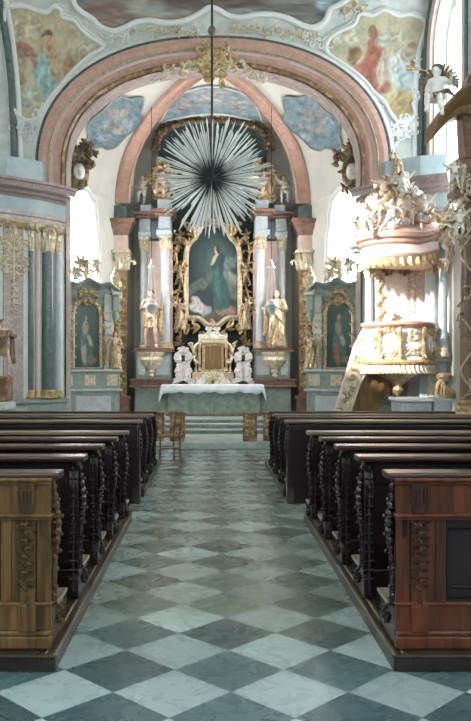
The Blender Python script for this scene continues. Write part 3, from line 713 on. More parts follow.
# ================================================================ carved figures (face -y, feet at the origin)
def body_mb(J, child=False, H=1.0):
    g = dict(head=(0,-.01,.925), neck=(0,0,.845), chest=(0,0,.75), waist=(0,0,.62), pelvis=(0,0,.53),
             shL=(-.105,0,.80), elL=(-.15,.01,.65), haL=(-.13,-.10,.56), shR=(.105,0,.80), elR=(.15,.01,.65), haR=(.13,-.10,.56),
             hiL=(-.05,0,.51), knL=(-.055,-.03,.285), anL=(-.06,.01,.045), hiR=(.05,0,.51), knR=(.055,-.01,.285), anR=(.065,.02,.045), face=(0,-1,-.1))
    if child:
        g.update(head=(0,-.01,.87), neck=(0,0,.76), chest=(0,0,.66), waist=(0,0,.54), pelvis=(0,0,.44), shL=(-.11,0,.71), shR=(.11,0,.71), hiL=(-.06,0,.42), hiR=(.06,0,.42),
                 elL=(-.17,.0,.6), haL=(-.17,-.12,.55), elR=(.17,0,.6), haR=(.17,-.12,.55), knL=(-.07,-.04,.23), knR=(.07,-.03,.23))
    g.update(J); g = {k: Vector(v)*(1 if k == 'face' else H) for k, v in g.items()}
    f = (1.45 if child else 1.0)*H; m = MB()
    t = lambda a, b_, r0, r1, mid=None: m.tube([g[a], g[a].lerp(g[b_], .5), g[b_]], [r0*f, (mid or (r0+r1)/2)*f, r1*f], 10)
    # trunk as stacked ellipses
    tr = [('pelvis', .085, .062), ('waist', .070, .052), ('chest', .090, .062)]
    for k, rx, ry in tr: m.ell(g[k], (rx*f, ry*f, .085*f), 12, 8)
    m.tube([g['pelvis'], g['waist'], g['chest']], [.07*f, .06*f, .072*f], 12)
    m.ell((g['shL']+g['shR'])/2, (.10*f, .05*f, .045*f), 12, 8)
    if child: m.ell(g['waist']+Vector((0, -.03*H, 0)), .085*f, 12, 8)
    m.tube([(g['shL']+g['shR'])/2, g['neck'], g['head']], [.05*f, .030*f, .032*f], 10)
    for s_ in 'LR':
        m.ell(g['sh'+s_], .037*f, 8, 6); t('sh'+s_, 'el'+s_, .036, .026); t('el'+s_, 'ha'+s_, .027, .017); m.ell(g['el'+s_], .026*f, 8, 6)
        m.ell(g['hi'+s_], .058*f, 10, 7); t('hi'+s_, 'kn'+s_, .057, .036); t('kn'+s_, 'an'+s_, .037, .021, .038); m.ell(g['kn'+s_], .037*f, 8, 6)
        sh = (g['an'+s_]-g['kn'+s_]).normalized(); fw = Vector((0, -1, 0)) if abs(sh.z) > .5 else Vector((0, 0, 1)); fw = (fw-sh*fw.dot(sh)).normalized()
        a = g['an'+s_]; m.tube([a-fw*.02*f+sh*.012*f, a+fw*.04*f+sh*.022*f, a+fw*.085*f+sh*.026*f], [.022*f, .022*f, .014*f], 8)
        # hand: palm, four fingers of different length, thumb from the side of the palm
        h = g['ha'+s_]; d = (h-g['el'+s_]).normalized(); side = d.orthogonal().normalized() if abs(d.x) > .9 else (Vector((1, 0, 0))-d*d.x).normalized(); nn = d.cross(side)
        m.ell(h+d*.018*f, (.018*f,)*3, 8, 6)
        for q, L in ((-1.5, .034), (-.5, .040), (.5, .037), (1.5, .030)):
            b0 = h+d*.028*f+side*q*.0095*f; m.tube([b0, b0+d*L*.55*f-nn*.004*f, b0+d*L*.95*f-nn*.014*f], [.0062*f, .0058*f, .0045*f], 6)
        b0 = h+d*.012*f-side*.015*f; m.tube([b0, b0-side*.016*f+d*.012*f, b0-side*.020*f+d*.028*f], [.007*f, .0062*f, .005*f], 6)
    # head with face
    fd = g['face'].normalized(); hr = (.066 if not child else .078)*H*(1 if not child else 1.25); hc = g['head']; up = Vector((0, 0, 1)); rt = fd.cross(up).normalized(); up = rt.cross(fd)
    m.ell(hc, (hr*.80, hr*.92, hr*1.05), 14, 10); m.ell(hc+fd*hr*.45-up*hr*.55, hr*.42, 10, 7)
    m.tube([hc+fd*hr*.80+up*hr*.18, hc+fd*hr*1.12-up*hr*.22], [hr*.09, hr*.16], 6)
    for q in (-1, 1):
        m.ell(hc+fd*hr*.80+rt*q*hr*.30+up*hr*.08, hr*.12, 6, 5); m.tube([hc+fd*hr*.82+rt*q*hr*.12+up*hr*.27, hc+fd*hr*.72+rt*q*hr*.5+up*hr*.25], hr*.07, 5)
        m.ell(hc+rt*q*hr*.80-up*hr*.05, (hr*.12, hr*.16, hr*.24), 6, 5)
    m.tube([hc+fd*hr*.86-up*hr*.50-rt*hr*.2, hc+fd*hr*.90-up*hr*.50, hc+fd*hr*.86-up*hr*.50+rt*hr*.2], hr*.08, 5)
    return m, g, f, hr, fd, up, rt
def hair_mb(g, hr, fd, up, rt, long=False, curls=True):
    m = MB(); hc = g['head']; R = random.Random(4)
    m.ell(hc-fd*hr*.16+up*hr*.22, (hr*.92, hr*.95, hr*.98), 12, 8)
    for i in range(30 if curls else 12):
        a = R.uniform(0, 2*pi); e = R.uniform(-.1, 1.3); d = (rt*cos(a)+(-fd)*abs(sin(a))*.9+fd*(.35 if e > .7 else 0))*cos(e)+up*sin(e)
        m.ell(hc-fd*hr*.1+up*hr*.15+d*hr*.95, hr*.24, 6, 5)
    if long:
        for q in (-.7, -.3, .3, .7): m.tube([hc+rt*q*hr-fd*hr*.6, hc+rt*q*hr*1.4-fd*hr*.75-up*hr*1.2, hc+rt*q*hr*1.3-fd*hr*.5-up*hr*2.2], [hr*.35, hr*.32, hr*.12], 6)
    return m
def robe_mb(g, f, H, top='chest', seed=0, flare=1.0, z0=.03, asym=.3, cut=0):
    """falling drapery with folds round the body, from breast to ankles, and a mantle thrown over one shoulder"""
    R = random.Random(seed); m = MB(); n = 56; v = []; fc = []; k1, k2, k3 = R.randint(7, 9), R.randint(12, 15), R.uniform(0, 6)
    zs = [.80, .76, .70, .64, .60, .56, .50, .42, .34, .26, .18, .10, z0]; rx = [.085, .100, .098, .084, .078, .092, .108, .115, .122, .130, .138, .146, .155]
    kn = (g['knL'].y+g['knR'].y)/2
    for j, (z, r) in enumerate(zip(zs, rx)):
        u = max(0, (.62-z)/.6); cx = g['chest'].x*(1-u); cy = kn*max(0, 1-abs(z-.28)/.3)*.6
        for i in range(n):
            a = 2*pi*i/n; tw = a+1.2*u; fo = 1+(.07+.22*u)*(.55*sin(k1*tw+k3)+.3*sin(k2*tw+2*k3))+.03*sin(23*a+z*40)
            rr = r*fo*(1+(flare-1)*u)
            v.append(Vector((cx+cos(a)*rr, cy+sin(a)*rr*.74, z+.012*u*sin(5*a+k3)))*H)
    L = len(zs)
    if cut: L = cut; v = v[:L*n]
    for j in range(L-1):
        for i in range(n): i2 = (i+1) % n; fc.append((j*n+i, j*n+i2, (j+1)*n+i2, (j+1)*n+i))
    fc += [tuple(range(n)), tuple(range((L-1)*n, L*n))]
    m.add(v, fc)
    # mantle: thick diagonal swags
    s_ = 1 if seed % 2 else -1
    for q in range(4):
        o = .022*q; m.tube([Vector((s_*(.10-.01*q), -.045-.01*q, .80-o))*H, Vector((s_*.05, -.085-.006*q, .70-o*1.3))*H, Vector((-s_*.04, -.095, .60-o*1.6))*H, Vector((-s_*.12, -.03, .53-o*2))*H, Vector((-s_*.13, .04, .44-o*2))*H], [.018*H, .024*H, .026*H, .024*H, .02*H], 8)
    for q in range(3): m.tube([Vector((s_*(.12+.01*q), .02*q, .80))*H, Vector((s_*(.17+.012*q), .03, .6))*H, Vector((s_*(.16+.02*q), .02, .35))*H, Vector((s_*(.19+.02*q), .0, .2))*H], [.02*H, .03*H, .034*H, .015*H], 8)
    # sleeves
    for q in 'LR':
        a, b_, c = g['sh'+q], g['el'+q], g['ha'+q]; m.tube([a, a.lerp(b_, .5), b_, b_.lerp(c, .55), b_.lerp(c, .72)], [.046*f, .050*f, .048*f, .046*f, .052*f], 10)
    return m
def wing_mb(g, H, s_):
    m = MB(); b = g['chest']+Vector((s_*.04*H, .05*H, .03*H))
    for i in range(9):
        a = radians(78-14*i); L = (.30-.018*i)*H; d = Vector((s_*cos(a)*.9, .25, sin(a))); p = b+Vector((s_*.02*i, .01*i, .03-.006*i))*H
        m.tube([p, p+d*L*.5+Vector((0, 0, .02*H)), p+d*L], [.02*H, .034*H, .016*H], 6, flat=.35)
    return m
FIG = {}
def figure_meshes(key, J, child=False, robe=True, long=False, seed=0, flare=1.0, wings=False, loin=False, H=1.0, cut=0):
    m, g, f, hr, fd, up, rt = body_mb(J, child, H)
    d = dict(body=fuse(m, .0105 if not child else .014, key+'_body', 2), hair=fuse(hair_mb(g, hr, fd, up, rt, long), .012, key+'_hair', 2))
    if robe: d['robe'] = robe_mb(g, f, H, seed=seed, flare=flare, cut=cut)
    if loin:
        q = MB(); p = g['pelvis']; q.tube([p+Vector((-.10, -.05, .03))*H, p+Vector((0, -.13, -.01))*H, p+Vector((.12, -.04, .05))*H, p+Vector((.16, .06, .1))*H, p+Vector((.26, .06, .0))*H], [.04*H, .05*H, .045*H, .04*H, .02*H], 8)
        q.tube([p+Vector((-.12, .0, .02))*H, p+Vector((-.05, .1, .0))*H, p+Vector((.10, .06, .03))*H], .045*H, 8); d['sash'] = q
    if wings: d['wings'] = (wing_mb(g, H, -1), wing_mb(g, H, 1))
    FIG[key] = d; return d
def place_figure(key, name, loc, h, label, cat, mats=('goldfig', 'goldfig', 'bronze'), group=None, rz=0, tilt=None, extra=None):
    """first use builds the parts, every later one shares their mesh data"""
    d = FIG[key]; r = empty(name, loc, label, cat, group, rz=rz); r.scale = (h,)*3
    if tilt: r.rotation_euler = (tilt[0], tilt[1], rz)
    def put(nm, src, mat):
        ck = (nm, mat)
        if ck not in d:
            if isinstance(src, MB): o = src.build(nm, mat, r); d[ck] = o.data; return o
            me = src.copy(); me.materials.clear(); me.materials.append(M[mat]); d[ck] = me
        o = bpy.data.objects.new(nm, d[ck]); COL.objects.link(o); o.parent = r; return o
    put('body', d['body'], mats[0]); put('hair', d['hair'], mats[2])
    if 'robe' in d: put('robe', d['robe'], mats[1])
    if 'sash' in d: put('sash', d['sash'], mats[1])
    if 'wings' in d:
        for i, w in enumerate(d['wings']):
            ck = ('wing%d' % i, mats[1])
            if ck not in d: o = w.build('wing', mats[1], r); d[ck] = o.data
            else: o = bpy.data.objects.new('wing', d[ck]); COL.objects.link(o); o.parent = r
    return r
figure_meshes('saint_a', dict(haL=(-.02,-.13,.70), elL=(-.15,-.03,.67), haR=(.20,-.12,.72), elR=(.17,-.01,.66), face=(.3,-1,0), knR=(.085,-.06,.29), anR=(.10,.0,.045), knL=(-.07,-.01,.285), anL=(-.085,.01,.045)), seed=1, cut=9)
figure_meshes('saint_b', dict(haL=(-.24,-.10,.66), elL=(-.18,0,.66), haR=(.03,-.13,.68), elR=(.16,-.03,.65), face=(-.3,-1,.05), knL=(-.06,-.06,.29)), seed=2, long=True)
figure_meshes('saint_c', dict(haL=(-.12,-.12,1.02), elL=(-.2,-.05,.88), haR=(.02,-.12,.66), elR=(.15,-.03,.64), face=(-.2,-1,.3), head=(-.01,-.02,.925)), seed=3, flare=1.15)
figure_meshes('putto_reach', dict(haR=(.36,-.05,.92), elR=(.24,0,.80), haL=(-.30,-.12,.56), elL=(-.2,-.02,.58), knL=(-.10,-.20,.30), anL=(-.10,-.12,.08), knR=(.12,-.10,.22), face=(.4,-1,.1)), child=True, robe=False, loin=True, wings=True)
figure_meshes('putto_sit', dict(knL=(-.10,-.24,.40), anL=(-.10,-.27,.16), knR=(.10,-.24,.37), anR=(.14,-.24,.10), haL=(-.12,-.22,.46), haR=(.28,-.18,.70), elR=(.22,-.03,.62), face=(-.3,-1,-.2)), child=True, robe=False, loin=True, wings=True)
figure_meshes('putto_fly', dict(knL=(-.14,.10,.24), anL=(-.20,.26,.12), knR=(.10,.02,.20), anR=(.14,.16,.02), haL=(-.38,-.16,.78), elL=(-.25,-.05,.72), haR=(.26,-.22,.66), elR=(.22,-.06,.66), face=(-.5,-1,.1)), child=True, robe=False, loin=True, wings=True)
# winged cherub heads, clouds
def cherub_mb(s=1.0):
    m = MB(); m.ell((0, 0, 0), (.5*s, .5*s, .56*s), 12, 9); m.ell((0, -.48*s, -.05*s), .09*s, 6, 5); m.ell((0, -.35*s, -.3*s), .2*s, 8, 6)
    for q in (-1, 1):
        m.ell((q*.2*s, -.4*s, -.08*s), .17*s, 8, 6); m.ell((q*.18*s, -.44*s, .12*s), .07*s, 6, 4)
    for i in range(14): a = pi*i/13; m.ell((.45*s*cos(a), -.1*s, .12*s+.42*s*sin(a)), .17*s, 6, 5)
    for q in (-1, 1):
        for i in range(5): a = radians(40-28*i); m.tube([(q*.35*s, .05*s, -.1*s), (q*(.4*s+.5*s*cos(a)), 0, -.15*s+.5*s*sin(a)), (q*(.4*s+.95*s*cos(a)), .03*s, -.2*s+.95*s*sin(a))], [.12*s, .17*s, .05*s], 6, flat=.5)
    return m
def cloud_mb(w, h, d, seed=0, n=14, face=True):
    R = random.Random(seed); m = MB()
    for i in range(n):
        x = R.uniform(-.5, .5)*w; z = R.uniform(-.5, .5)*h*(1-abs(x/w)); r = R.uniform(.13, .26)*min(w, h)
        m.ell((x, -R.uniform(0, d), z), (r*1.2, r*.9, r), 10, 7)
        m.scroll(x, z, R.uniform(0, 6), r*2.4, r*.14, R.choice((-1, 1)), 1.2, depth=d+r*.4)
    return m
# ================================================================ piers, pilasters, cornices
def mirx(p): return (2*AX-p[0], p[1])
PL = [(-4.45, 15.5), (-4.02, 15.72), (-3.40, 16.28), (-3.02, 16.82)]
def capital_mb(r, h, mb=None, c=(0,0,0), leaves=8):
    mb = mb or MB(); M0 = mb.M.copy(); x, y, z = c
    mb.lathe([(r*.98, 0), (r*1.08, .03*h), (r*1.0, .06*h), (r*.95, .1*h), (r*1.0, .6*h), (r*1.3, .86*h), (r*1.35, .88*h)], c, 16)
    mb.box(x-r*1.45, x+r*1.45, y-r*1.45, y+r*1.45, z+.88*h, z+h, .01)
    for row, (zz, L) in enumerate(((.06, .42), (.32, .42))):
        for i in range(leaves):
            a = 2*pi*(i+.5*row)/leaves; mb.M = M0 @ Matrix.Translation(c) @ Matrix.Rotation(a, 4, 'Z') @ Matrix.Translation((0, -r*.96, zz*h))
            mb.leaf(0, 0, pi/2, L*h, r*.8, r*.28, curl=0)
            mb.ell((0, -r*.33, L*h), (r*.22, r*.16, r*.14), 6, 4)
    for i in range(4):
        a = pi/4+pi/2*i; mb.M = M0 @ Matrix.Translation(c) @ Matrix.Rotation(a, 4, 'Z')
        mb.tube([(0, -r*.9, h*.5), (0, -r*1.35, h*.72), (0, -r*1.65, h*.84), (0, -r*1.75, h*.72), (0, -r*1.55, h*.70)], [r*.12, r*.14, r*.16, r*.15, r*.12], 6)
    mb.M = M0; return mb
def column(x, y, z0, z1, r, mat, label, cat='column', group=None, name='column', caph=.32, capmat='gold', basemat='greenpale', baseh=.25, ent=None, parent=None):
    root = parent or empty(name, (x, y, z0), label, cat, group)
    o = Vector((0, 0, 0))
    cx, cy, cz = (0, 0, 0) if parent is None else (x, y, z0)
    H = z1-z0
    b = MB(); b.box(cx-r*1.45, cx+r*1.45, cy-r*1.45, cy+r*1.45, cz, cz+baseh*.35, .008); b.lathe([(r*1.4, baseh*.35), (r*1.45, baseh*.5), (r*1.25, baseh*.62), (r*1.15, baseh*.72), (r*1.28, baseh*.82), (r*1.05, baseh), (r, baseh*1.05)], (cx, cy, cz), 20)
    b.build('base', basemat, root)
    MB().lathe([(r, baseh), (r*1.01, baseh+.3*(H-baseh-caph)), (r*.90, H-caph)], (cx, cy, cz), 24).build('shaft', mat, root)
    capital_mb(r*.9, caph, c=(cx, cy, cz+H-caph)).build('capital', capmat, root)
    return root
for side, nm in ((-1, 'left'), (1, 'right')):
    f_ = (lambda p: p) if side < 0 else mirx
    pl = [f_(p) for p in PL]; order = pl if side < 0 else pl[::-1]
    core = pl+[f_((-3.02, 16.9)), f_((-4.45, 16.9))]
    struct(MB().prism(core, 0, 5.2, 'z').build('wall_pier_%s' % nm, 'stucco', smooth=False))
    # entablature in three courses
    for i, (prof, mt, a) in enumerate((
        ([(0, 4.50), (.05, 4.50), (.05, 4.60), (.08, 4.62), (.08, 4.70), (0, 4.70)], 'panelmarble', 0), ([(0, 4.70), (.05, 4.70), (.05, 4.96), (0, 4.96)], 'blueplaster', 0),
        ([(0, 4.96), (.08, 4.96), (.10, 5.0), (.18, 5.02), (.20, 5.07), (.34, 5.10), (.36, 5.19), (.40, 5.21), (.40, 5.26), (0, 5.26)], 'mauve', 0))):
        k = {-1: 12, 1: 16}[side]+i
        struct(MB().sweep(prof, order).build('trim_%d' % k, mt, auto=25))
    gb = MB().sweep([(0, 4.44), (.055, 4.45), (.065, 4.48), (.05, 4.515), (0, 4.52)], order)
    for a_, c_ in zip(pl[:-1], pl[1:]):
        a_, c_ = Vector(a_), Vector(c_); nseg = max(2, int((c_-a_).length/.10)); t_ = (c_-a_).normalized(); n_ = Vector((t_.y, -t_.x)) if side < 0 else Vector((-t_.y, t_.x))
        for q in range(nseg): p_ = a_.lerp(c_, (q+.5)/nseg)+n_*.04; ang = atan2(n_.x, -n_.y); gb.M = Matrix.Translation((p_.x, p_.y, 4.47)) @ Matrix.Rotation(ang, 4, 'Z'); gb.leaf(0, 0, -pi/2, .14, .085, .04)
    gb.M = Matrix(); struct(gb.build('trim_%d' % (40+side), 'gold'))
    at = [f_(p) for p in [(-4.45, 15.9), (-4.0, 16.05), (-3.42, 16.5), (-3.30, 16.82)]]
    struct(MB().prism(at+[f_((-4.45, 16.82))], 5.26, 5.80, 'z').build('trim_%d' % (20+side), 'blueplaster', smooth=False))
    # pedestal course
    struct(MB().sweep([(0, 0), (.14, 0), (.14, .45), (.10, .50), (.10, .92), (.15, .96), (.15, 1.02), (0, 1.04)], order).build('trim_%d' % (24+side), 'greenpale', auto=25))
    # engaged columns and strips round the corner of the pier
    def at_px(px, base=PL):
        best = None
        for a, c in zip(base[:-1], base[1:]):
            for q in range(41):
                p = Vector(a).lerp(Vector(c), q/40); e = abs(VX+p.x/p.y*F-px)
                if best is None or e < best[0]: best = (e, p, (Vector(c)-Vector(a)).normalized())
        return best[1], best[2]
    for px, r, mt, lb in ((30.5, .055, 'green', 'slim dark green engaged column beside the veined panel'), (36.5, .05, 'pinklight', 'slim pinkish engaged column between the green ones'), (46, .125, 'green', 'stout green marble column at the corner'), (56.5, .075, 'bluemarble', 'pale blue-green column next to the chancel opening')):
        p, t = at_px(px); nn = Vector((t.y, -t.x)); q = f_(tuple(p+nn*(.02 if r < .1 else .05)))
        column(q[0], q[1], 1.04, 4.50, r, mt, '%s of the %s chancel pier' % (lb, nm), 'column', None, 'engaged_column', .56, 'palegold', 'gold', .16)
    # veined marble panel with gilded drop
    a, c = Vector(PL[1]), Vector(PL[2]); t = (c-a).normalized(); nn = Vector((t.y, -t.x))
    m_ = Matrix(((t.x, -nn.x, 0, a.x), (t.y, -nn.y, 0, a.y), (0, 0, 1, 0), (0, 0, 0, 1)))
    if side > 0: m_ = Matrix(((-t.x, nn.x, 0, 2*AX-a.x), (t.y, -nn.y, 0, a.y), (0, 0, 1, 0), (0, 0, 0, 1)))
    pb = MB(); pb.M = m_; pb.box(.03, .46, -.03, .0, 1.06, 4.48, .005)
    po = empty('pier_panel', m_ @ Vector((.24, 0, 1.06)), 'tall veined mauve marble panel with gilded drop on the %s chancel pier' % nm, 'panel', world=True); pb.build('marble_slab', 'panelmarble', po)
    gm = MB(); gm.M = m_ @ Matrix.Translation((.24, -.03, 3.85)); gm.rocaille(.78, .85, 11, 6, 1.3); gm.rocaille(.5, .8, 5, 7, 1.1)
    for i in range(6):
        for sg in (-1, 1): gm.leaf(0, -.45-.12*i, radians(-90+sg*40), .10, .05, .03)
    gm.leaf(0, .38, pi/2, .2, .2, .08); gm.tube([(0, -.01, .4), (0, -.02, -1.1)], .012, 6)
    gm.build('gilded_ornament', 'palegold', po)
# the green ribs framing the arch wall at both nave corners, from the cornice up
for side, nm, pts in ((-1, 'trim_26', [(15, 178), (13, 110), (9, 60), (2, 12), (-6, -20)]), (1, 'trim_27', [(421, 190), (421, 120), (423.5, 64), (430, 35), (438, 12), (450, -14)])):
    w = [surfD(x, y, .02) for x, y in smoothpts(pts, 6, False)]
    o = struct(MB().tube(w, .075, 10).build(nm, 'green'))
    w2 = [surfD(x-side*6.5, y, .0) for x, y in smoothpts(pts, 6, False)]
    MB().tube(w2, .06, 10).build('white_roll', 'white', o)
# pier returns of the nave side arches on the right (around the visible window)
wy0, wy1, wzb, wzt = rw[3]; cx, hw = (wy0+wy1)/2, (wy1-wy0)/2
for k, (r0, r1, mt, t) in enumerate(((.30, .04, 'pinklight', .08), (.40, .30, 'green', .12), (.62, .40, 'bluemarble', .08))):
    A = superarch(cx, hw+r0, wzt-hw, hw+r0, 4.1, 2.0, 30); B = superarch(cx, hw+r1, wzt-hw, hw+r1, 4.1, 2.0, 30); v = []; f = []
    for (ya, za), (yb, zb) in zip(A, B): v += [(4.45, ya, za), (4.45-t, ya, za), (4.45-t, yb, zb), (4.45, yb, zb)]
    for i in range(len(A)-1):
        for q in range(3): f.append((i*4+q, (i+1)*4+q, (i+1)*4+q+1, i*4+q+1))
    struct(MB().add(v, f).build('trim_%d' % (30+k), mt, auto=25))
# gilded brown pilasters at the corners of the apse, carrying the ribs
for side, nm in ((-1, 'left'), (1, 'right')):
    x = AX+side*2.40; y = 21.2
    root = empty('apse_pilaster', (x, y, .13), 'tall gilt brown-marble pilaster at the %s corner of the apse' % nm, 'pilaster', 'apse corner pilasters')
    z = lambda py: PH(py, 21.0)-.13
    MB().box(-.26, .26, -.22, .16, 0, .75, .02).box(-.30, .30, -.26, .16, .70, .78, .01).build('base', 'brownmarble', root)
    s = MB().box(-.19, .19, -.14, .14, .75, z(270)).build('shaft', 'goldbrown', root)
    o = MB()
    for i in range(9):
        o.M = Matrix.Translation((0, -.14, 1.05+.31*i)); o.leaf(0, 0, pi/2, .28, .16, .05)
        for sg in (-1, 1): o.scroll(0, 0, radians(90-sg*45), .26, .018, -sg, 1.2, depth=.03); o.leaf(0, 0, radians(90-sg*50), .18, .08, .03, curl=-.6*sg)
    o.M = Matrix(); o.tube([(0, -.15, .9), (0, -.15, z(275))], .02, 6); o.build('gilded_relief', 'gold', s)
    cm = MB(); capital_mb(.20, z(250)-z(270), cm, (0, 0, z(270)), 8)
    for sg in (-1, 1): cm.M = Matrix.Translation((sg*.2, -.15, z(262))); cm.scroll(0, 0, radians(90-sg*60), .4, .035, -sg, 1.3, depth=.05)
    cm.M = Matrix(); cm.build('capital', 'palegold', root)
    e = MB().box(-.20, .20, -.16, .3, z(250), z(233)).build('frieze_block', 'pinklight', root)
    p = [(-.28, .3), (-.28, -.22), (.28, -.22), (.28, .3)]
    e = MB().sweep([(-.05, z(235)), (.0, z(235)), (.03, z(231)), (.10, z(227)), (.12, z(223)), (.17, z(222)), (.17, z(219)), (-.2, z(219))], [(-.22, .3), (-.22, -.18), (.22, -.18), (.22, .3)][::1]).build('cornice', 'brownmarble', root, auto=25)
    MB().box(-.36, .36, -.3, .3, z(222), z(219), .01).build('cornice_top', 'pinklight', root)
    MB().box(-.19, .19, -.14, .3, z(219), z(205), .01).build('rib_block', 'green', root)
# ================================================================ high altar
def X21(px, D=21.3): return PX(px, D)
def pt(px, py, D): return P(px, py, D)
# retable body: dark backing, frame, painting, entablature; world coordinates
HA = empty('high_altar_retable', (AX, 21.5, .13), 'towering marble and gilt retable of the high altar behind the white-clothed table', 'altarpiece', world=True)
D0 = 21.95
lean = lambda z: D0-1.13*max(0, (z-6.5)/1.45)**2
n = 22; ring = []
for i in range(n+1):
    t = pi-pi*i/n; x = AX+math.copysign(abs(cos(t))**.8, cos(t))*(PX(268, 21.3)-PX(158, 21.3))/2; z = PH(146, 21.3)+.52*abs(sin(t))**.8; ring.append((x, z))
v = []; f = []; K = 10
for i, (x, z) in enumerate(ring):
    for q in range(K+1):
        zq = .5+(z-.5)*(q/K)**.6; v.append((x*1.0, lean(zq), zq)); v.append((x, lean(zq)+.10, zq))
for i in range(n):
    for q in range(K):
        a, b_ = (i*(K+1)+q)*2, ((i+1)*(K+1)+q)*2
        f += [(a, b_, b_+2, a+2), (a+1, a+3, b_+3, b_+1)]
    a, b_ = (i*(K+1)+K)*2, ((i+1)*(K+1)+K)*2; f.append((a, a+1, b_+1, b_))
MB().add(v, f).build('dark_backing', 'curtain', HA, auto=60)
cr = MB(); ar = ring
cr.tube([(x, lean(z)-.05, z) for x, z in ar], .07, 8)
R = random.Random(3)
for i in range(len(ar)):
    x, z = ar[i]; a = pi-pi*i/n; cr.M = Matrix.Translation((x, lean(z)-.08, z-.04))
    for q in range(3): cr.leaf(0, 0, a+R.uniform(-.8, .8), .2, .12, .08); 
    cr.scroll(0, 0, a+R.uniform(-1, 1), .28, .03, R.choice((-1, 1)), 1.2, depth=.1); cr.ell((0, -.1, 0), .07, 8, 6)
cr.M = Matrix(); cr.build('gilded_crest', 'bronze', HA)
# stepped side bodies: pedestals, columns, entablature blocks
cols = {}
for sg in (-1, 1):
    mx = lambda px: AX+sg*((213-px)/F*21.3) if False else AX+sg*(213-px)/38.5
    xin, xout = sorted((mx(171), mx(134)))
    def B(mb, pa, pb, y0, y1, ya, yb, c=.01, D=21.2):
        a, b_ = sorted((mx(pa), mx(pb))); mb.box(a, b_, y0, y1, PH(ya, D), PH(yb, D), c); return mb
    low = MB(); B(low, 136, 171, 21.05, 22.2, 412, 386); low.build('lower_pedestal', 'greenpale', HA, smooth=False)
    l2 = MB(); B(l2, 131, 173, 20.92, 22.2, 387, 384.5); B(l2, 132.5, 172, 20.97, 22.2, 384.5, 380.5, .02); B(l2, 131, 174, 20.93, 22.2, 380.5, 378.5); l2.build('pedestal_ledge', 'brownmarble', HA)
    m2 = MB(); B(m2, 137, 172, 21.08, 22.2, 378.5, 352); m2.build('upper_pedestal', 'greenpale', HA, smooth=False)
    for pa, pb in ((139, 146), (157, 170)):
        q = MB(); B(q, pa, pb, 21.055, 21.1, 375, 356, .006); q.build('pedestal_panel', 'column', HA)
    l3 = MB(); B(l3, 133, 174, 20.95, 22.2, 352, 350.2); B(l3, 135, 173, 21.0, 22.2, 350.2, 348.2, .015); l3.build('column_ledge', 'brownmarble', HA)
    bp_ = MB(); B(bp_, 139, 172, 21.75, 22.25, 348, 240, 0, 21.6); bp_.build('pilaster_back', 'pinklight', HA, smooth=False)
    for px, py_, r, mt in ((143.5, 21.55, .105, 'column'), (165.5, 21.25, .125, 'column')):
        c = MB(); x = mx(px); zb = PH(348.4, 21.2); zt = PH(236, 21.2)
        b = MB(); b.lathe([(r*1.45, 0), (r*1.5, .06), (r*1.2, .1), (r*1.3, .14), (r, .18)], (x, py_, zb), 20); b.build('column_base', 'palegold', HA)
        c.lathe([(r, .18), (r*1.01, 1.0), (r*.9, zt-zb-.36)], (x, py_, zb), 24); c.build('column_shaft', mt, HA)
        capital_mb(r*.9, .36, c=(x, py_, zt-.36)).build('column_capital', 'palegold', HA)
    # entablature blocks, one over each column, broken forward
    e = MB(); B(e, 157, 172, 21.02, 22.2, 236, 230, .02); B(e, 159, 171, 21.08, 22.2, 230, 217); B(e, 138, 151, 21.35, 22.2, 236, 230, .02); B(e, 139, 150, 21.4, 22.2, 230, 217)
    B(e, 148, 160, 21.7, 22.2, 236, 217, .01); e.build('entablature', 'bluemarble', HA)
    e = MB(); B(e, 155, 174, 20.92, 22.2, 217, 214, .02); B(e, 153, 176, 20.85, 22.2, 214, 210.5, .02); B(e, 136, 156, 21.3, 22.2, 217, 214, .02); B(e, 133, 156, 21.22, 22.2, 214, 211, .02); e.build('cornice', 'brownmarble', HA)
    u = MB(); B(u, 158, 171, 21.1, 22.1, 210.5, 200, .02); B(u, 140, 152, 21.4, 22.2, 211, 203, .02); u.build('attic_block', 'bluemarble', HA)
    # curved gable stump above, and console under the figure
    v_ = MB(); v_.M = Matrix.Translation((mx(152), 20.98, PH(352, 21))); v_.lathe([(.01, -.66), (.06, -.61), (.04, -.54), (.09, -.50), (.07, -.45), (.13, -.40), (.23, -.32), (.29, -.20), (.27, -.12), (.30, -.08), (.34, -.02), (.34, .0)], (0, .05, 0), 20, mod=lambda a, z: 1+.08*cos(8*a))
    v_.build('figure_console', 'palegold', HA)
    # gilt scroll ornament beside the painting
    g = MB(); R = random.Random(12)
    for i in range(13):
        py = 345-9.2*i; px = 178+2.5*sin(i*1.1); g.M = Matrix.Translation((mx(px), 21.72, PH(py, 21.7)))
        g.scroll(0, 0, R.uniform(0, 6.3), .34, .026, R.choice((-1, 1)), 1.3, depth=.07)
        for q in range(3): g.leaf(0, 0, R.uniform(0, 6.3), .17, .08, .05)
    g.M = Matrix(); g.tube([(mx(178+2.5*sin(i*1.1)), 21.7, PH(345-9.2*i, 21.7)) for i in range(13)], .03, 6); g.build('gilded_side_ornament', 'gold', HA)
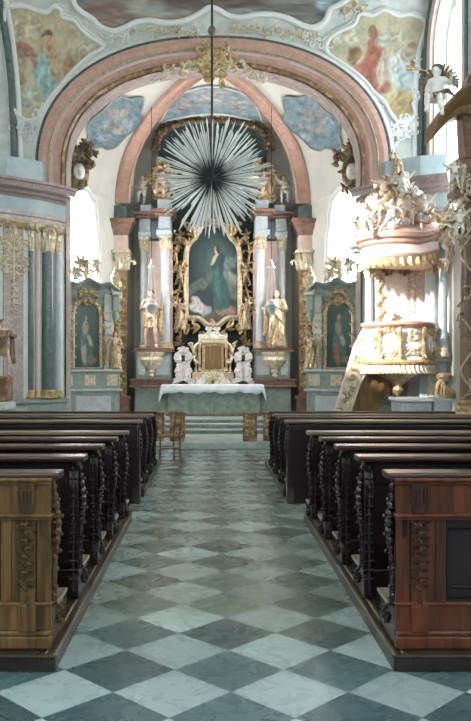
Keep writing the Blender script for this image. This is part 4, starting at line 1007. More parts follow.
# picture outline
DP = 21.72
half = [(213, 326.5), (207, 325), (201, 320), (196, 318), (189, 318), (186, 314), (186, 300), (186, 262), (187, 250), (190, 243), (195, 238), (199, 230), (205, 224), (213, 222)]
out = half+[(426-x, y) for x, y in reversed(half[1:-1])]
po = [(PX(x, DP), PH(y, DP)) for x, y in out]
cx0, cx1 = min(p[0] for p in po), max(p[0] for p in po); cz0, cz1 = min(p[1] for p in po), max(p[1] for p in po)
def bgc(u, w): 
    k = max(0, 1-sqrt(((u-.6)/.6)**2+((w-.62)/.32)**2)); return (.018+.07*k, .035+.11*k, .036+.105*k)
bl = [(.25,.40,.3,.05,.3,(.10,.13,.11),.5), (.8,.47,.25,.06,-.2,(.26,.30,.27),.5), (.80,.60,.22,.05,.2,(.15,.21,.20),.6), (.78,.36,.3,.08,-.3,(.16,.18,.13),.5),
      (.62,.32,.14,.24,.12,(.035,.10,.095),.2), (.66,.30,.16,.17,0,(.03,.09,.085),.25), (.60,.60,.115,.13,.1,(.035,.07,.075),.2), (.57,.72,.055,.055,0,(.55,.45,.36),.25), (.60,.75,.05,.05,0,(.05,.04,.03),.3),
      (.53,.635,.06,.028,.6,(.52,.42,.33),.25), (.585,.40,.05,.16,.25,(.06,.15,.14),.3), (.26,.175,.20,.055,-.15,(.55,.55,.56),.3), (.20,.22,.13,.035,-.5,(.60,.52,.48),.3), (.36,.13,.10,.035,.4,(.36,.36,.40),.3), (.62,.09,.35,.05,0,(.10,.075,.05),.4), (.75,.14,.18,.04,0,(.30,.20,.14),.5)]
pic = picture('painting', lambda x, z: (x, DP-.03, z), po, (cx0, cx1, cz0, cz1), 60, 110, lambda u, w: paintcol(u, w, bgc, bl, .05, 5, 1), 'oil', HA)
fr = MB(); sp_ = smoothpts(po, 3); fr.tube([(x, DP-.05, z) for x, z in sp_], .075, 10, closed=True)
for i in range(0, len(sp_), 2):
    x, z = sp_[i]; fr.ell((x, DP-.12, z), (.03, .03, .03), 6, 4)
fr.build('gilded_frame', 'palegold', HA)
f2 = MB().tube([(x+(.05 if x < AX else -.05)*.9, DP-.06, z) for x, z in sp_], .022, 6, closed=True); f2.build('inner_moulding', 'gold', HA)
# frame-top and foot ornament
g = MB()
for sg in (-1, 1):
    for i, (px, py, a, L) in enumerate(((204, 226, 40, .5), (196, 236, 120, .55), (187, 246, 95, .5), (183, 262, -90, .4), (190, 232, 80, .5), (182, 322, 100, .5), (190, 326, 200, .45), (200, 328, 170, .5), (206, 334, 190, .4))):
        g.M = Matrix.Translation((AX+sg*(213-px)/38, 21.58, PH(py, 21.6))); aa = radians(a); aa = aa if sg < 0 else pi-aa
        g.scroll(0, 0, aa, L, .032, sg*(1 if i % 2 else -1), 1.3, depth=.08)
        for q in range(3): g.leaf(0, 0, aa+.6*(q-1), L*.5, .10, .06)
g.M = Matrix(); g.tube([(AX+(x-AX)*1.05, 21.60, z) for x, z in sp_], .022, 6, closed=True); g.build('frame_scrollwork', 'gold', HA)
# cartouche over the tabernacle
c = MB(); c.M = Matrix.Translation((AX, 21.42, PH(337, 21.4))); c.ell((0, 0, 0), (.24, .10, .15), 16, 10)
for sg in (-1, 1):
    for q, a in enumerate((20, 70, 120, -30, -70)): c.scroll(sg*.12, 0, radians(a if sg > 0 else 180-a), .45, .035, sg*(1 if q % 2 else -1), 1.2, depth=.1)
c.build('white_cartouche', 'whitefig', HA)
c = MB(); c.M = Matrix.Translation((AX, 21.4, PH(326, 21.4))); c.ell((0, -.03, .02), (.07, .05, .09), 10, 8); c.leaf(0, 0, pi/2, .2, .14, .06); c.build('finial', 'pink', HA)
# table altar with cloth
D = 20.3
xa, xb = PX(166, 20.3), PX(261, 20.3); zt = PH(384.5, 20.3)-.02
mt = empty('altar_table', ((xa+xb)/2, 20.3, .43), 'green marble altar table at the top of the chancel steps', 'altar', world=True)
MB().box(xa+.02, xb-.02, 20.42, 21.0, .432, zt-.07, .02).build('body', 'altargreen', mt); MB().box(xa-.05, xb+.05, 20.35, 21.05, zt-.07, zt, .01).build('slab', 'greenpale', mt); MB().box(xa-.02, xb+.02, 20.38, 21.02, .431, .50, .01).build('plinth', 'brownmarble', mt)
# cloth: top plus hanging front and longer ends
v = []; f = []; nx = 90; x0, x1 = PX(158.5, 20.25), PX(266.5, 20.25); wdt = x1-x0
def hang(u): e = max(0, abs(u-.5)*2-.93)/.07; return .19+.02*sin(u*23)+.015*sin(u*57)+.24*min(1, e)
for i in range(nx+1):
    u = i/nx; x = x0+wdt*u; e = max(0, abs(u-.5)*2-.955)/.045; drop = .30*e; fo = .014*sin(u*60)+.01*sin(u*23)
    v += [(x, 21.04, zt+.012-drop), (x, 20.36, zt+.012-drop), (x, 20.335, zt-.005-drop*.9), (x, 20.325+fo*.5, zt-hang(u)*.5-drop*.3), (x, 20.32+fo, zt-hang(u))]
for i in range(nx):
    for q in range(4): f.append((i*5+q, (i+1)*5+q, (i+1)*5+q+1, i*5+q+1))
cl = MB().add(v, f).build('altar_cloth', 'cloth'); cl.modifiers.new('t', 'SOLIDIFY').thickness = .006
tag(cl, 'white cloth draped over the altar table, hanging at both ends', 'altar cloth')
# predella with tabernacle
tb = empty('tabernacle', (AX, 21.25, zt), 'gilt tabernacle with brown door and twin columns on the high altar', 'tabernacle', world=True)
Dt = 21.2; zb = PH(384, Dt)
MB().box(PX(192, Dt), PX(234, Dt), 21.1, 21.6, zb-.05, PH(372, Dt), .02).build('base', 'palegold', tb)
MB().box(PX(202, Dt), PX(224, Dt), 21.15, 21.6, PH(372, Dt), PH(343, Dt), .01).build('cabinet', 'gold', tb)
MB().box(PX(205, Dt), PX(221.5, Dt), 21.12, 21.16, PH(369, Dt), PH(346, Dt), .01).build('door', 'brownpanel', tb)
MB().box(PX(198, Dt), PX(228, Dt), 21.05, 21.6, PH(343.5, Dt), PH(340.5, Dt), .02).box(PX(200, Dt), PX(226, Dt), 21.1, 21.6, PH(340.5, Dt), PH(338, Dt), .02).build('cornice', 'palegold', tb)
for sg in (-1, 1):
    for q, (dx, y) in enumerate(((.345, 21.12), (.44, 21.2))):
        c = MB(); c.lathe([(.06, 0), (.05, .04), (.035, .06), (.04, .3), (.034, .55), (.06, .62), (.065, .66)], (AX+sg*dx, y, PH(371, Dt)), 12); c.build('column', 'gold', tb)
    a = MB(); a.M = Matrix.Translation((AX+sg*.5, 21.15, PH(352, Dt)))
    a.scroll(0, 0, radians(90), .5, .04, sg, 1.3, depth=.1); a.scroll(0, -.1, radians(-90), .4, .04, -sg, 1.3, depth=.1)
    for q in range(6): a.leaf(0, .2-.09*q, radians(20+25*q) if sg > 0 else radians(160-25*q), .16, .08, .05)
    a.build('side_volute', 'palegold', tb)
# crucifix / low shrine on the mensa
sh = empty('altar_shrine', (AX, 20.85, zt+.012), 'low white and gilt shrine with green heart standing on the altar cloth before the tabernacle', 'shrine')
s = MB()
pr = [(-.44, .0), (-.42, .1), (-.33, .13), (-.27, .24), (-.14, .28), (0, .34), (.14, .28), (.27, .24), (.33, .13), (.42, .1), (.44, 0)]
s.prism(pr, 0, .12, 'y'); s.build('back_plate', 'whitefig', sh, bevel=.01)
s = MB(); s.M = Matrix.Translation((0, -.01, .13)); s.rocaille(.7, .22, 7, 2, 2.2)
for i in range(7): s.leaf(0, 0, radians(15+25*i), .2, .07, .04)
s.build('gilded_rocaille', 'palegold', sh); MB().ell((0, -.05, .06), (.04, .03, .05), 10, 8).build('green_stone', 'leaf', sh)
# gilt candlesticks
for i, px in enumerate((196, 201.5, 224.5, 230)):
    x = PX(px, 20.9); c = empty('candlestick', (x, 20.95, zt+.012), 'small gilt candlestick on the altar cloth, %s' % ['far left of the shrine', 'just left of the shrine', 'just right of the shrine', 'far right of the shrine'][i], 'candlestick', 'altar candlesticks')
    MB().lathe([(.05, 0), (.045, .03), (.015, .06), (.022, .12), (.012, .16), (.02, .24), (.03, .27), (.03, .285)], seg=12).build('stem', 'gold', c); MB().lathe([(.011, .285), (.011, .42), (.002, .43)], seg=8).build('candle', 'whitefig', c)
# white openwork reliquaries
for sg, px in ((-1, 183.3), (1, 243.2)):
    r = empty('reliquary', (PX(px, 21), 20.99, zt+.012), 'white carved reliquary pyramid on the altar, %s of the tabernacle' % ('left' if sg < 0 else 'right'), 'reliquary', 'white reliquaries')
    prf = [(.30, 0), (.27, .05), (.31, .10), (.20, .16), (.17, .24), (.24, .33), (.20, .42), (.12, .47), (.19, .56), (.25, .68), (.21, .80), (.11, .85), (.08, .92), (.03, .97)]
    b = MB().prism(prf+[(-x, z) for x, z in reversed(prf)], -.02, .05, 'y').build('carved_plate', 'whitefig', r, bevel=.01)
    o = MB()
    for z, n_, w_ in ((.08, 1, .5), (.22, 2, .35), (.36, 3, .42), (.62, 4, .45), (.82, 5, .3)):
        for s2 in (-1, 1):
            for q in (0, 1): o.M = Matrix.Translation((0, -.03, z)); o.scroll(s2*.05, 0, radians(30+60*q) if s2 > 0 else radians(150-60*q), w_*.8, .022, s2*(1-2*q), 1.3, depth=.05)
            o.leaf(s2*.05, 0, radians(0 if s2 > 0 else 180), w_*.4, .07, .04)
    o.M = Matrix(); o.build('scrolls', 'whitefig', r)
    MB().ell((0, -.05, .66), (.075, .03, .085), 14, 8).build('glass_oval', 'curtain', r); MB().prism([(-.15, .0), (-.05, .09), (.05, .09), (.15, 0)], -.035, -.02, 'y').build('dark_niche', 'curtain', r)
# the two large figures on consoles
for sg, key, px in ((-1, 'saint_a', 150.5), (1, 'saint_b', 276.5)):
    place_figure(key, 'saint_figure', (PX(px, 20.95), 20.93, PH(348.2, 21.0)+.03), 1.47, 'large gilded figure %s' % ('in a short tunic with bare legs left of the altar painting' if sg < 0 else 'in a long robe on a console right of the altar painting'), 'statue', ('flesh', 'goldfig', 'bronze'), 'large gilded figures of the high altar')
# angels and putti on the entablatures
k = 0
for sg in (-1, 1):
    w = 'left' if sg < 0 else 'right'; m2 = lambda px: AX+sg*(213-px)/38.5
    for key, px, py, D, h, lab in (('putto_reach', 142, 203, 21.5, .75, 'winged putto with outstretched arm on the outer %s block of the high altar'), ('putto_sit', 163, 199, 21.2, .78, 'winged putto seated over the inner %s column of the high altar')):
        o = place_figure(key, 'putto', (m2(px), D, PH(py, D) if key != 'putto_sit' else PH(199.5, D)), h, lab % w, 'putto', ('flesh' if k % 2 else 'whitefig', 'goldfig', 'bronze'), 'putti on the high altar', rz=radians(20*sg)); k += 1
        if sg > 0: o.scale.x *= -1
    g = MB(); R = random.Random(31); 
    for i in range(26):
        g.M = Matrix.Translation((m2(R.uniform(155, 168)), 21.5+R.uniform(-.2, .2), PH(R.uniform(165, 200), 21.4)))
        g.scroll(0, 0, R.uniform(.3, 2.8), .42, .032, R.choice((-1, 1)), 1.3, depth=.06); g.leaf(0, 0, R.uniform(.2, 3), .28, .1, .05); g.leaf(0, 0, R.uniform(.2, 3), .2, .1, .05)
    for i in range(14):   # fan of gilded rays rising towards the crest
        a = radians(20+10*i) if sg < 0 else radians(160-10*i); b0 = Vector((m2(161), 21.6, PH(190, 21.5)))
        g.M = Matrix(); g.tube([b0, b0+Vector((cos(a), 0, sin(a)))*.62], [.012, .028], 5)
    tag(g.build('gilded_glory', 'gold'), 'gilded cluster of scrolls and rays above the inner %s columns of the high altar' % w, 'ornament', 'gilded glories of the high altar')
    # small gilded angels flanking the picture
    for key, py, h in (('putto_fly', 285, .55), ('saint_c', 330, .85)):
        o = place_figure(key, 'small_angel', (m2(179.5), 21.50, PH(py, 21.5)), h, 'small gilded %s %s of the altar painting, %s' % ('putto clinging' if h < .6 else 'angel', w, 'half way up its frame' if h < .6 else 'at its lower corner'), 'angel', ('goldfig', 'goldfig', 'bronze'), 'angels flanking the altar painting')
        if sg > 0: o.scale.x *= -1
    # hanging sanctuary lamps
    x = PX(151.5 if sg < 0 else 271.5, 19.2); r = empty('sanctuary_lamp', (x, 19.2, PH(312, 19.2)), 'silver sanctuary lamp hanging by chains before the %s gilded figure' % w, 'hanging lamp', 'hanging sanctuary lamps', world=True)
    zc = PH(307, 19.2); zt_ = PH(268, 19.2)
    MB().lathe([(.01, -.24), (.025, -.22), (.015, -.18), (.06, -.13), (.14, -.05), (.165, .03), (.15, .07), (.11, .09), (.12, .13), (.10, .15)], (x, 19.2, zc), 24, mod=lambda a, z: 1+.04*cos(6*a)).build('bowl', 'silver', r)
    MB().lathe([(.09, 0), (.085, .03), (.04, .08), (.02, .15), (.012, .2)], (x, 19.2, zt_), 16).build('canopy_cap', 'silver', r)
    for q in range(3): a = 2*pi*q/3+.5; MB().tube([(x+.13*cos(a), 19.2+.13*sin(a), zc+.08), (x+.05*cos(a), 19.2+.05*sin(a), zt_+.02)], .012, 6).build('chain', 'silver', r)
    hp = onDome(155.5 if sg < 0 else 270.5, 75, 0); 
    MB().tube([(x, 19.2, zt_+.18), (x, 19.2, 7.75)], .008, 6).build('cord', 'iron', r)
# ================================================================ side altars, built once in local coordinates and copied
def side_altar(loc, rz, label, sg):
    r = empty('side_altar', loc, label, 'side altar', 'side altars of the chancel', rz=rz)
    def box(nm, mat, *a, c=.01): return MB().box(*a, c).build(nm, mat, r)
    box('plinth', 'greenpale', -.72, .72, -.55, .2, 0, .42); box('mensa', 'greenpale', -.60, .60, -.62, .1, .42, .98); box('mensa_panel', 'column', -.40, .40, -.635, -.60, .52, .88); MB().box(-.66, .66, -.66, .1, .98, 1.04, .015).build('mensa_slab', 'bluemarble', r)
    box('predella', 'greenpale', -.70, .70, -.30, .2, 1.04, 1.42)
    for x in (-.52, .0, .52): box('predella_panel', 'palegold', x-.13, x+.13, -.315, -.29, 1.1, 1.36)
    MB().box(-.76, .76, -.36, .2, 1.42, 1.47, .015).build('predella_ledge', 'mint', r)
    box('back_wall', 'greenpale', -.62, .62, -.02, .2, 1.47, 3.33)
    for s_ in (-1, 1):
        x = s_*.50; box('pilaster', 'mint', x-.10, x+.10, -.12, 0, 1.47, 3.18); g = MB(); g.M = Matrix.Translation((x, -.13, 2.35)); g.rocaille(.16, 1.0, 4, 6, 1.5); g.build('pilaster_ornament', 'palegold', r)
        x = s_*.66; MB().box(x-.09, x+.09, -.2, .2, 2.80, 3.16, .02).lathe([(.02, 2.53), (.09, 2.68), (.07, 2.80)], (x, -.1, 0), 12).build('corner_bracket', 'greenpale', r)
        MB().box(x-.12-.0, x+.12, -.28, .2, 3.16, 3.24, .015).build('corner_cornice', 'mint', r)
    # swelling gable cornice
    pr = []; n = 30
    for i in range(n+1):
        u = -1+2*i/n; z = 3.22+.24*max(0, cos(u*pi*.5))**.7*(1 if abs(u) < .55 else 1)+.05*cos(u*pi*3)*(abs(u) < .8); pr.append((u*.74, z))
    v = []; f = []
    for x, z in pr: v += [(x, .2, z-.10), (x, -.12, z-.12), (x, -.16, z-.06), (x, -.24, z-.03), (x, -.28, z+.03), (x, .2, z+.05)]
    for i in range(n):
        for q in range(5): f.append((i*6+q, (i+1)*6+q, (i+1)*6+q+1, i*6+q+1))
    MB().add(v, f).build('gable_cornice', 'greenpale', r, auto=25)
    MB().prism([(-.6, 3.12)]+[(x, z-.08) for x, z in pr if abs(x) < .62]+[(.6, 3.12)], -.1, .15, 'y').build('gable_field', 'greenpale', r, smooth=False)
    # picture with arched top and its gilt frame
    arch = superarch(0, .30, 2.72, .32, 1.50, 2.0, 16)
    bgs = lambda u, w: (.035+.05*w, .085+.05*w, .07+.04*w)
    bl = [(.5, .30, .25, .28, .1*sg, (.10, .15, .12), .3), (.45, .60, .12, .10, 0, (.34, .28, .20), .3), (.62, .42, .12, .06, -.6, (.45, .42, .36), .3), (.4, .22, .1, .16, .2, (.42, .40, .34) if sg < 0 else (.40, .16, .13), .4), (.7, .12, .2, .06, 0, (.22, .2, .14), .5), (.35, .42, .1, .12, 0, (.12, .2, .2), .3), (.48, .74, .055, .04, 0, (.45, .36, .26), .3)]
    picture('painting', lambda x, z: (x, -.06, z), arch, (-.30, .30, 1.50, 3.04), 28, 64, lambda u, w: paintcol(u, w, bgs, bl, .05, 4, 5+sg), 'oil', r)
    fr = MB().tube([(x*1.06, -.08, z) for x, z in arch], .04, 8, closed=True); fr.build('picture_frame', 'palegold', r)
    fo = MB(); R = random.Random(8)
    for i, (x, z) in enumerate(arch[::2]):
        if z < 1.6: continue
        fo.M = Matrix.Translation((x*1.28, -.10, z+.03)); fo.scroll(0, 0, R.uniform(0, 6), .22, .018, R.choice((-1, 1)), 1.3, depth=.04); fo.leaf(0, 0, R.uniform(0, 6), .12, .06, .03)
    for z in (1.7, 1.95, 2.2, 2.45, 2.7):
        for s_ in (-1, 1): fo.M = Matrix.Translation((s_*.39, -.12, z)); fo.scroll(0, 0, radians(90+30*s_), .25, .018, s_, 1.3, depth=.04); fo.leaf(0, 0, -pi/2, .14, .06, .03)
    fo.M = Matrix.Translation((0, -.14, 3.14)); fo.rocaille(.5, .3, 5, 2, 2); fo.M = Matrix(); fo.tube([(x*1.22, -.07, z+.01) for x, z in arch], .012, 6); fo.build('frame_scrollwork', 'gold', r)
    cr = MB(); R = random.Random(9)
    for i in range(12): cr.M = Matrix.Translation((R.uniform(-.24, .24), -.06, 3.52+R.uniform(0, .38))); cr.scroll(0, 0, R.uniform(0, 6), .3, .025, R.choice((-1, 1)), 1.3, depth=.07); cr.leaf(0, 0, R.uniform(.5, 2.6), .22, .1, .06)
    cr.M = Matrix(); cr.tube([(0, 0, 3.38), (0, -.02, 3.93)], .06, 8); cr.build('crowning_rocaille', 'palegold', r)
    return r
SA = []
for sg, px in ((-1, 86), (1, 340)):
    D = 18.68; x = PX(px, D); rz = -sg*radians(24)
    nm = 'left' if sg < 0 else 'right'
    a = side_altar((x, D, .13), rz, 'green marble side altar with arched painting on the %s side of the chancel' % nm, sg); SA.append(a)
    mw = Matrix.Translation((x, D, .13)) @ Matrix.Rotation(rz, 4, 'Z'); L = lambda *q: mw @ Vector(q)
    for s2, key, lab in ((-1, 'saint_c', 'outer' if sg < 0 else 'inner'), (1, 'saint_b', 'inner' if sg < 0 else 'outer')):
        place_figure(key, 'altar_figure', L(s2*.63, -.20, 1.475), .86, 'gilded figure standing beside the painting of the %s side altar, on its %s side' % (nm, 'left' if s2 < 0 else 'right'), 'statue', ('flesh', 'goldfig', 'bronze'), 'gilded figures of the side altars', rz=rz)
        u = empty('urn', L(s2*.66, -.12, 3.245), 'small gilt urn on the %s end of the %s side altar' % ('left' if s2 < 0 else 'right', nm), 'urn', 'urns on the side altars')
        MB().box(-.09, .09, -.09, .09, 0, .10, .01).lathe([(.04, .10), (.03, .16), (.09, .24), (.12, .34), (.10, .38), (.05, .41)], seg=16).build('vase', 'palegold', u); MB().lathe([(.06, .40), (.07, .45), (.03, .50), (.035, .54), (.0, .60)], seg=12).build('lid', 'gold', u)
    for s2, key in ((-1, 'putto_sit'), (1, 'putto_reach')):
        place_figure(key, 'putto', L(s2*.26, -.08, 3.54 if key == 'putto_reach' else 3.34), .44, 'small putto on the gable of the %s side altar, %s of its crest' % (nm, 'left' if s2 < 0 else 'right'), 'putto', ('whitefig', 'palegold', 'bronze'), 'putti on the side altars', rz=rz)
# gilded cartouches with a white mask at the heads of the chancel windows
for sg, px, py in ((-1, 79, 172), (1, 352, 172)):
    D = 17.9; b0 = P(px, py, D); r = empty('window_cartouche', b0, 'gilded leafy cartouche with a pale mask at the head of the %s chancel window' % ('left' if sg < 0 else 'right'), 'cartouche', 'cartouches over the chancel windows', rz=-sg*radians(18))
    c = MB(); c.M = Matrix.Translation((0, 0, 0)); c.ell((0, -.02, 0), (.13, .12, .19), 12, 8); c.ell((0, -.1, .02), (.09, .1, .12), 10, 8); c.ell((0, -.2, .0), .03, 6, 4); c.build('mask', 'whitefig', r)
    g = MB(); R = random.Random(40)
    for i in range(34):
        t = R.random(); q = R.uniform(-1, 1); g.M = Matrix.Translation((q*.30-sg*.06*t+.0, R.uniform(-.1, .1), .22+.42*t-.15*q*q)); g.leaf(0, 0, R.uniform(0, 6.3), .16, .10, .05)
        if i % 2: g.scroll(0, 0, R.uniform(0, 6.3), .24, .022, R.choice((-1, 1)), 1.3, depth=.07)
    for i in range(12): g.M = Matrix.Translation((R.uniform(-.22, .22), .0, R.uniform(-.45, .1))); g.scroll(0, 0, R.uniform(0, 6.3), .2, .02, R.choice((-1, 1)), 1.3, depth=.05); g.leaf(0, 0, R.uniform(0, 6.3), .14, .07, .04)
    g.M = Matrix(); g.ell((0, .06, .38), (.30, .10, .16), 10, 6).ell((0, .08, 0), (.24, .08, .40), 10, 8); g.build('gilded_leaves', 'bronze', r)
# ================================================================ pulpit on the right pier
PC = Vector((PX(398, 15.35), 15.35)); 
def lobes(a, z): return 1+.045*abs(cos(3*a))**.6
pu = empty('pulpit', (PC.x, PC.y, 1.6), 'carved and gilded pulpit basket projecting from the right chancel pier', 'pulpit', world=True)
Dp = 14.75; zz = lambda py: PH(py, Dp); r0 = .63
body = [(.0, zz(398)), (.05, zz(394)), (.10, zz(391)), (.06, zz(387)), (.13, zz(383)), (.26, zz(378)), (.40, zz(374)), (.50, zz(371)), (.56, zz(367)), (.62, zz(364.5))]
MB().lathe(body, (PC.x, PC.y, 0), 36, mod=lambda a, z: 1+.07*cos(8*a)).build('pendant_bowl', 'goldfig', pu)
b2 = [(.58, zz(365)), (.64, zz(363)), (.60, zz(360)), (.585, zz(355)), (.60, zz(345)), (.57, zz(335)), (.55, zz(328))]
MB().lathe(b2, (PC.x, PC.y, 0), 48, mod=lobes).build('basket', 'whitefig', pu)
MB().lathe([(.54, zz(328)), (.60, zz(327)), (.66, zz(324.5)), (.67, zz(322.5)), (.63, zz(321)), (.5, zz(321))], (PC.x, PC.y, 0), 48, mod=lobes).build('handrail', 'pink', pu)
MB().lathe([(.56, zz(365)), (.66, zz(364)), (.68, zz(362)), (.62, zz(359.5))], (PC.x, PC.y, 0), 48, mod=lobes).build('foot_moulding', 'gold', pu)
# pinkish border lip and lambrequin leaves, relief medallions between figure groups
g = MB()
for i in range(26):
    a = -pi*1.02+pi*1.04*i/25; g.M = Matrix.Translation((PC.x, PC.y, zz(365))) @ Matrix.Rotation(a+pi/2, 4, 'Z') @ Matrix.Translation((0, -.62, 0)); g.leaf(0, 0, -pi/2, .17, .12, .05)
g.build('lambrequin', 'palegold', pu)
for q, a in enumerate((-150, -118, -78, -40)):
    mt = Matrix.Translation((PC.x, PC.y, zz(344))) @ Matrix.Rotation(radians(a)+pi/2, 4, 'Z') @ Matrix.Translation((0, -.60, 0))
    if q in (1, 3):
        m = MB(); m.M = mt; m.ell((0, 0, 0), (.16, .05, .20), 16, 9)
        R = random.Random(q)
        for i in range(10): m.ell((R.uniform(-.09, .09), -.05, R.uniform(-.13, .13)), (.035, .03, .05), 6, 5)
        m.build('relief_medallion', 'whitefig', pu)
        m = MB(); m.M = mt; m.tube([(.18*cos(t*pi/10), -.02, .23*sin(t*pi/10)) for t in range(20)], .02, 6, closed=True)
        for i in range(12): t = pi*i/6; m.leaf(.18*cos(t), .23*sin(t), t+.5, .13, .06, .03); m.scroll(.19*cos(t), .24*sin(t), t-.4, .14, .014, 1 if i % 2 else -1, 1.2, depth=.03)
        m.build('medallion_frame', 'gold', pu)
    else:
        m = MB(); m.M = mt; m.rocaille(.3, .5, q, 4, 2.0); m.build('gilded_bracket', 'palegold', pu)
    m = MB(); m.M = mt @ Matrix.Translation((.21, 0, 0)); m.tube([(0, 0, -.25), (.0, -.05, -.1), (0, -.02, .1), (0, -.06, .24)], [.03, .05, .035, .05], 8)
    m.ell((0, -.06, .25), (.05, .05, .06), 8, 6); m.leaf(0, -.1, -pi/2, .16, .1, .05); m.build('herm', 'goldfig', pu)
# back board between basket and canopy
bb = empty('pulpit_backboard', (PC.x, 15.98, 2.5), 'pale pink and white backboard between the pulpit basket and its canopy', 'backboard', world=True)
x0, x1 = PX(376, 15.98), PX(430, 15.98); D = 15.98
MB().box(x0, x1, 15.98, 16.15, PH(330, D), PH(262, D), .02).build('board', 'whitefig', bb)
MB().box(x0+.17, x1-.17, 15.95, 15.99, PH(325, D), PH(272, D), .015).build('centre_panel', 'whitefig', bb)
for s_ in (0, 1):
    g = MB(); g.M = Matrix.Translation(((x0+.07, x1-.07)[s_], 15.96, PH(295, D)))
    for i in range(9): g.scroll(0, -.55+.14*i, radians(90), .2, .022, (-1)**i, 1.3, depth=.05); g.leaf(0, -.5+.14*i, radians(-60-60*(i % 2)), .16, .08, .04)
    g.tube([(0, 0, -.6), (0, 0, .6)], .02, 6); g.build('gilded_border', 'gold', bb)
g = MB(); g.M = Matrix.Translation((PX(396, 15.9), 15.93, PH(318, 15.9)))
for a in range(8): g.scroll(0, 0, a*pi/4, .16, .014, (-1)**a, 1.2, depth=.03)
g.build('small_rosette', 'bronze', bb)
g = MB(); R = random.Random(2)
for i in range(15):
    t = i/14; x = x0+.05+(x1-x0-.1)*t; z = PH(266+10*abs(sin(t*pi*3)), 15.8); g.tube([(x, 15.82, PH(258, 15.8)), (x, 15.84, z)], [.05, .035], 8)
g.build('drapery_fringe', 'goldbrown', bb)
# sounding board
sb = empty('pulpit_canopy', (PC.x, PC.y, 4.0), 'curved red-marbled and gilt sounding board over the pulpit', 'canopy', world=True)
Dc = 14.7; zc = lambda py: PH(py, Dc)
def cmod(a, z): return 1+.10*cos(2*a+pi*.9)
def canopy(prof, nm, mt, amp=.12):
    seg = 56; v = []; f = []
    for r, z in prof:
        for i in range(seg): a = 2*pi*i/seg; k = 1+.05*cos(3*a); v.append((PC.x+r*k*cos(a), PC.y+r*k*sin(a)*.95, z+amp*max(0, cos((a+pi*.72)*1.5))**1.0*(1 if -pi*1.1 < a-2*pi < -pi*.35 else 1)))
    for j in range(len(prof)-1):
        for i in range(seg): i2 = (i+1) % seg; f.append((j*seg+i, j*seg+i2, (j+1)*seg+i2, (j+1)*seg+i))
    f += [tuple(range(seg)), tuple(range((len(prof)-1)*seg, len(prof)*seg))]
    return MB().add(v, f).build(nm, mt, sb, auto=30)
canopy([(.64, zc(264)), (.66, zc(258)), (.70, zc(255)), (.69, zc(252))], 'canopy_soffit', 'palegold')
canopy([(.70, zc(256)), (.74, zc(253)), (.72, zc(246)), (.70, zc(243))], 'canopy_frieze', 'pinklight')
canopy([(.71, zc(244)), (.76, zc(242)), (.77, zc(239)), (.83, zc(237)), (.84, zc(233)), (.80, zc(231)), (.6, zc(226)), (.4, zc(222)), (.2, zc(219))], 'canopy_cornice', 'pink')
g = MB()
for i in range(30):
    a = 2*pi*i/30; z = zc(257)+.12*max(0, cos((a+pi*.72)*1.5)); g.M = Matrix.Translation((PC.x, PC.y, z)) @ Matrix.Rotation(a+pi/2, 4, 'Z') @ Matrix.Translation((0, -.68, 0)); g.leaf(0, 0, -pi/2, .19, .13, .04)
g.build('lambrequin', 'gold', sb)
cb = MB(); R = random.Random(77)
for i in range(46):
    a = R.uniform(0, 2*pi); t = R.random(); rr = .62*(1-t)+.08; z = zc(228)+t*.95
    cb.M = Matrix.Translation((PC.x+rr*cos(a), PC.y+rr*sin(a)*.8, z)) @ Matrix.Rotation(R.uniform(-.8, .8), 4, 'Z')
    cb.scroll(0, 0, R.uniform(.2, 2.9), .36, .035, R.choice((-1, 1)), 1.3, depth=.08); cb.ell((0, 0, 0), (.12, .10, .09), 8, 6); cb.leaf(0, 0, R.uniform(.4, 2.7), .22, .1, .06)
cb.M = Matrix(); cb.tube([(PC.x, PC.y, zc(226)), (PC.x, PC.y, zc(170))], [.35, .12], 14); cb.build('cloud_crown', 'whitefig', sb)
gm = MB(); R = random.Random(78)
for i in range(30):
    a = R.uniform(0, 2*pi); t = R.random(); rr = .66*(1-t)+.10; z = zc(226)+t*1.0
    gm.M = Matrix.Translation((PC.x+rr*cos(a), PC.y-.06+rr*sin(a)*.8, z)); gm.scroll(0, 0, R.uniform(0, 6), .3, .026, R.choice((-1, 1)), 1.3, depth=.1); gm.leaf(0, 0, R.uniform(0, 6), .2, .1, .05)
gm.M = Matrix(); gm.tube([(PC.x, PC.y-.1, zc(226)), (PC.x, PC.y-.06, zc(168))], [.36, .10], 12); gm.build('gilded_scrolls', 'goldfig', sb)
for i, (px, py, key, h, rz, D, lb) in enumerate((
    (364, 236, 'putto_sit', .62, .2, 14.75, 'at the far left edge'), (376, 226, 'putto_reach', .62, -.2, 14.85, 'left of the middle group'), (391, 232, 'putto_fly', .62, .3, 14.55, 'low at the front'),
    (408, 228, 'putto_sit', .64, -.3, 14.65, 'right of the front'), (424, 226, 'putto_reach', .6, -.4, 14.95, 'at the right edge'), (384, 206, 'putto_fly', .58, -.2, 14.95, 'in the second tier on the left'),
    (402, 203, 'putto_reach', .60, .2, 14.9, 'in the second tier on the right'), (396, 186, 'saint_c', .62, 0, 15.1, 'crowning the canopy'))):
    place_figure(key, 'putto' if key != 'saint_c' else 'angel_figure', P(px, py, D), h, '%s figure on the pulpit canopy, %s' % ('small pale winged' if key != 'saint_c' else 'small robed', lb), 'putto' if key != 'saint_c' else 'angel', (('whitefig', 'palegold', 'bronze'), ('flesh', 'goldfig', 'bronze'))[i % 2], 'figures on the pulpit canopy', rz=rz)
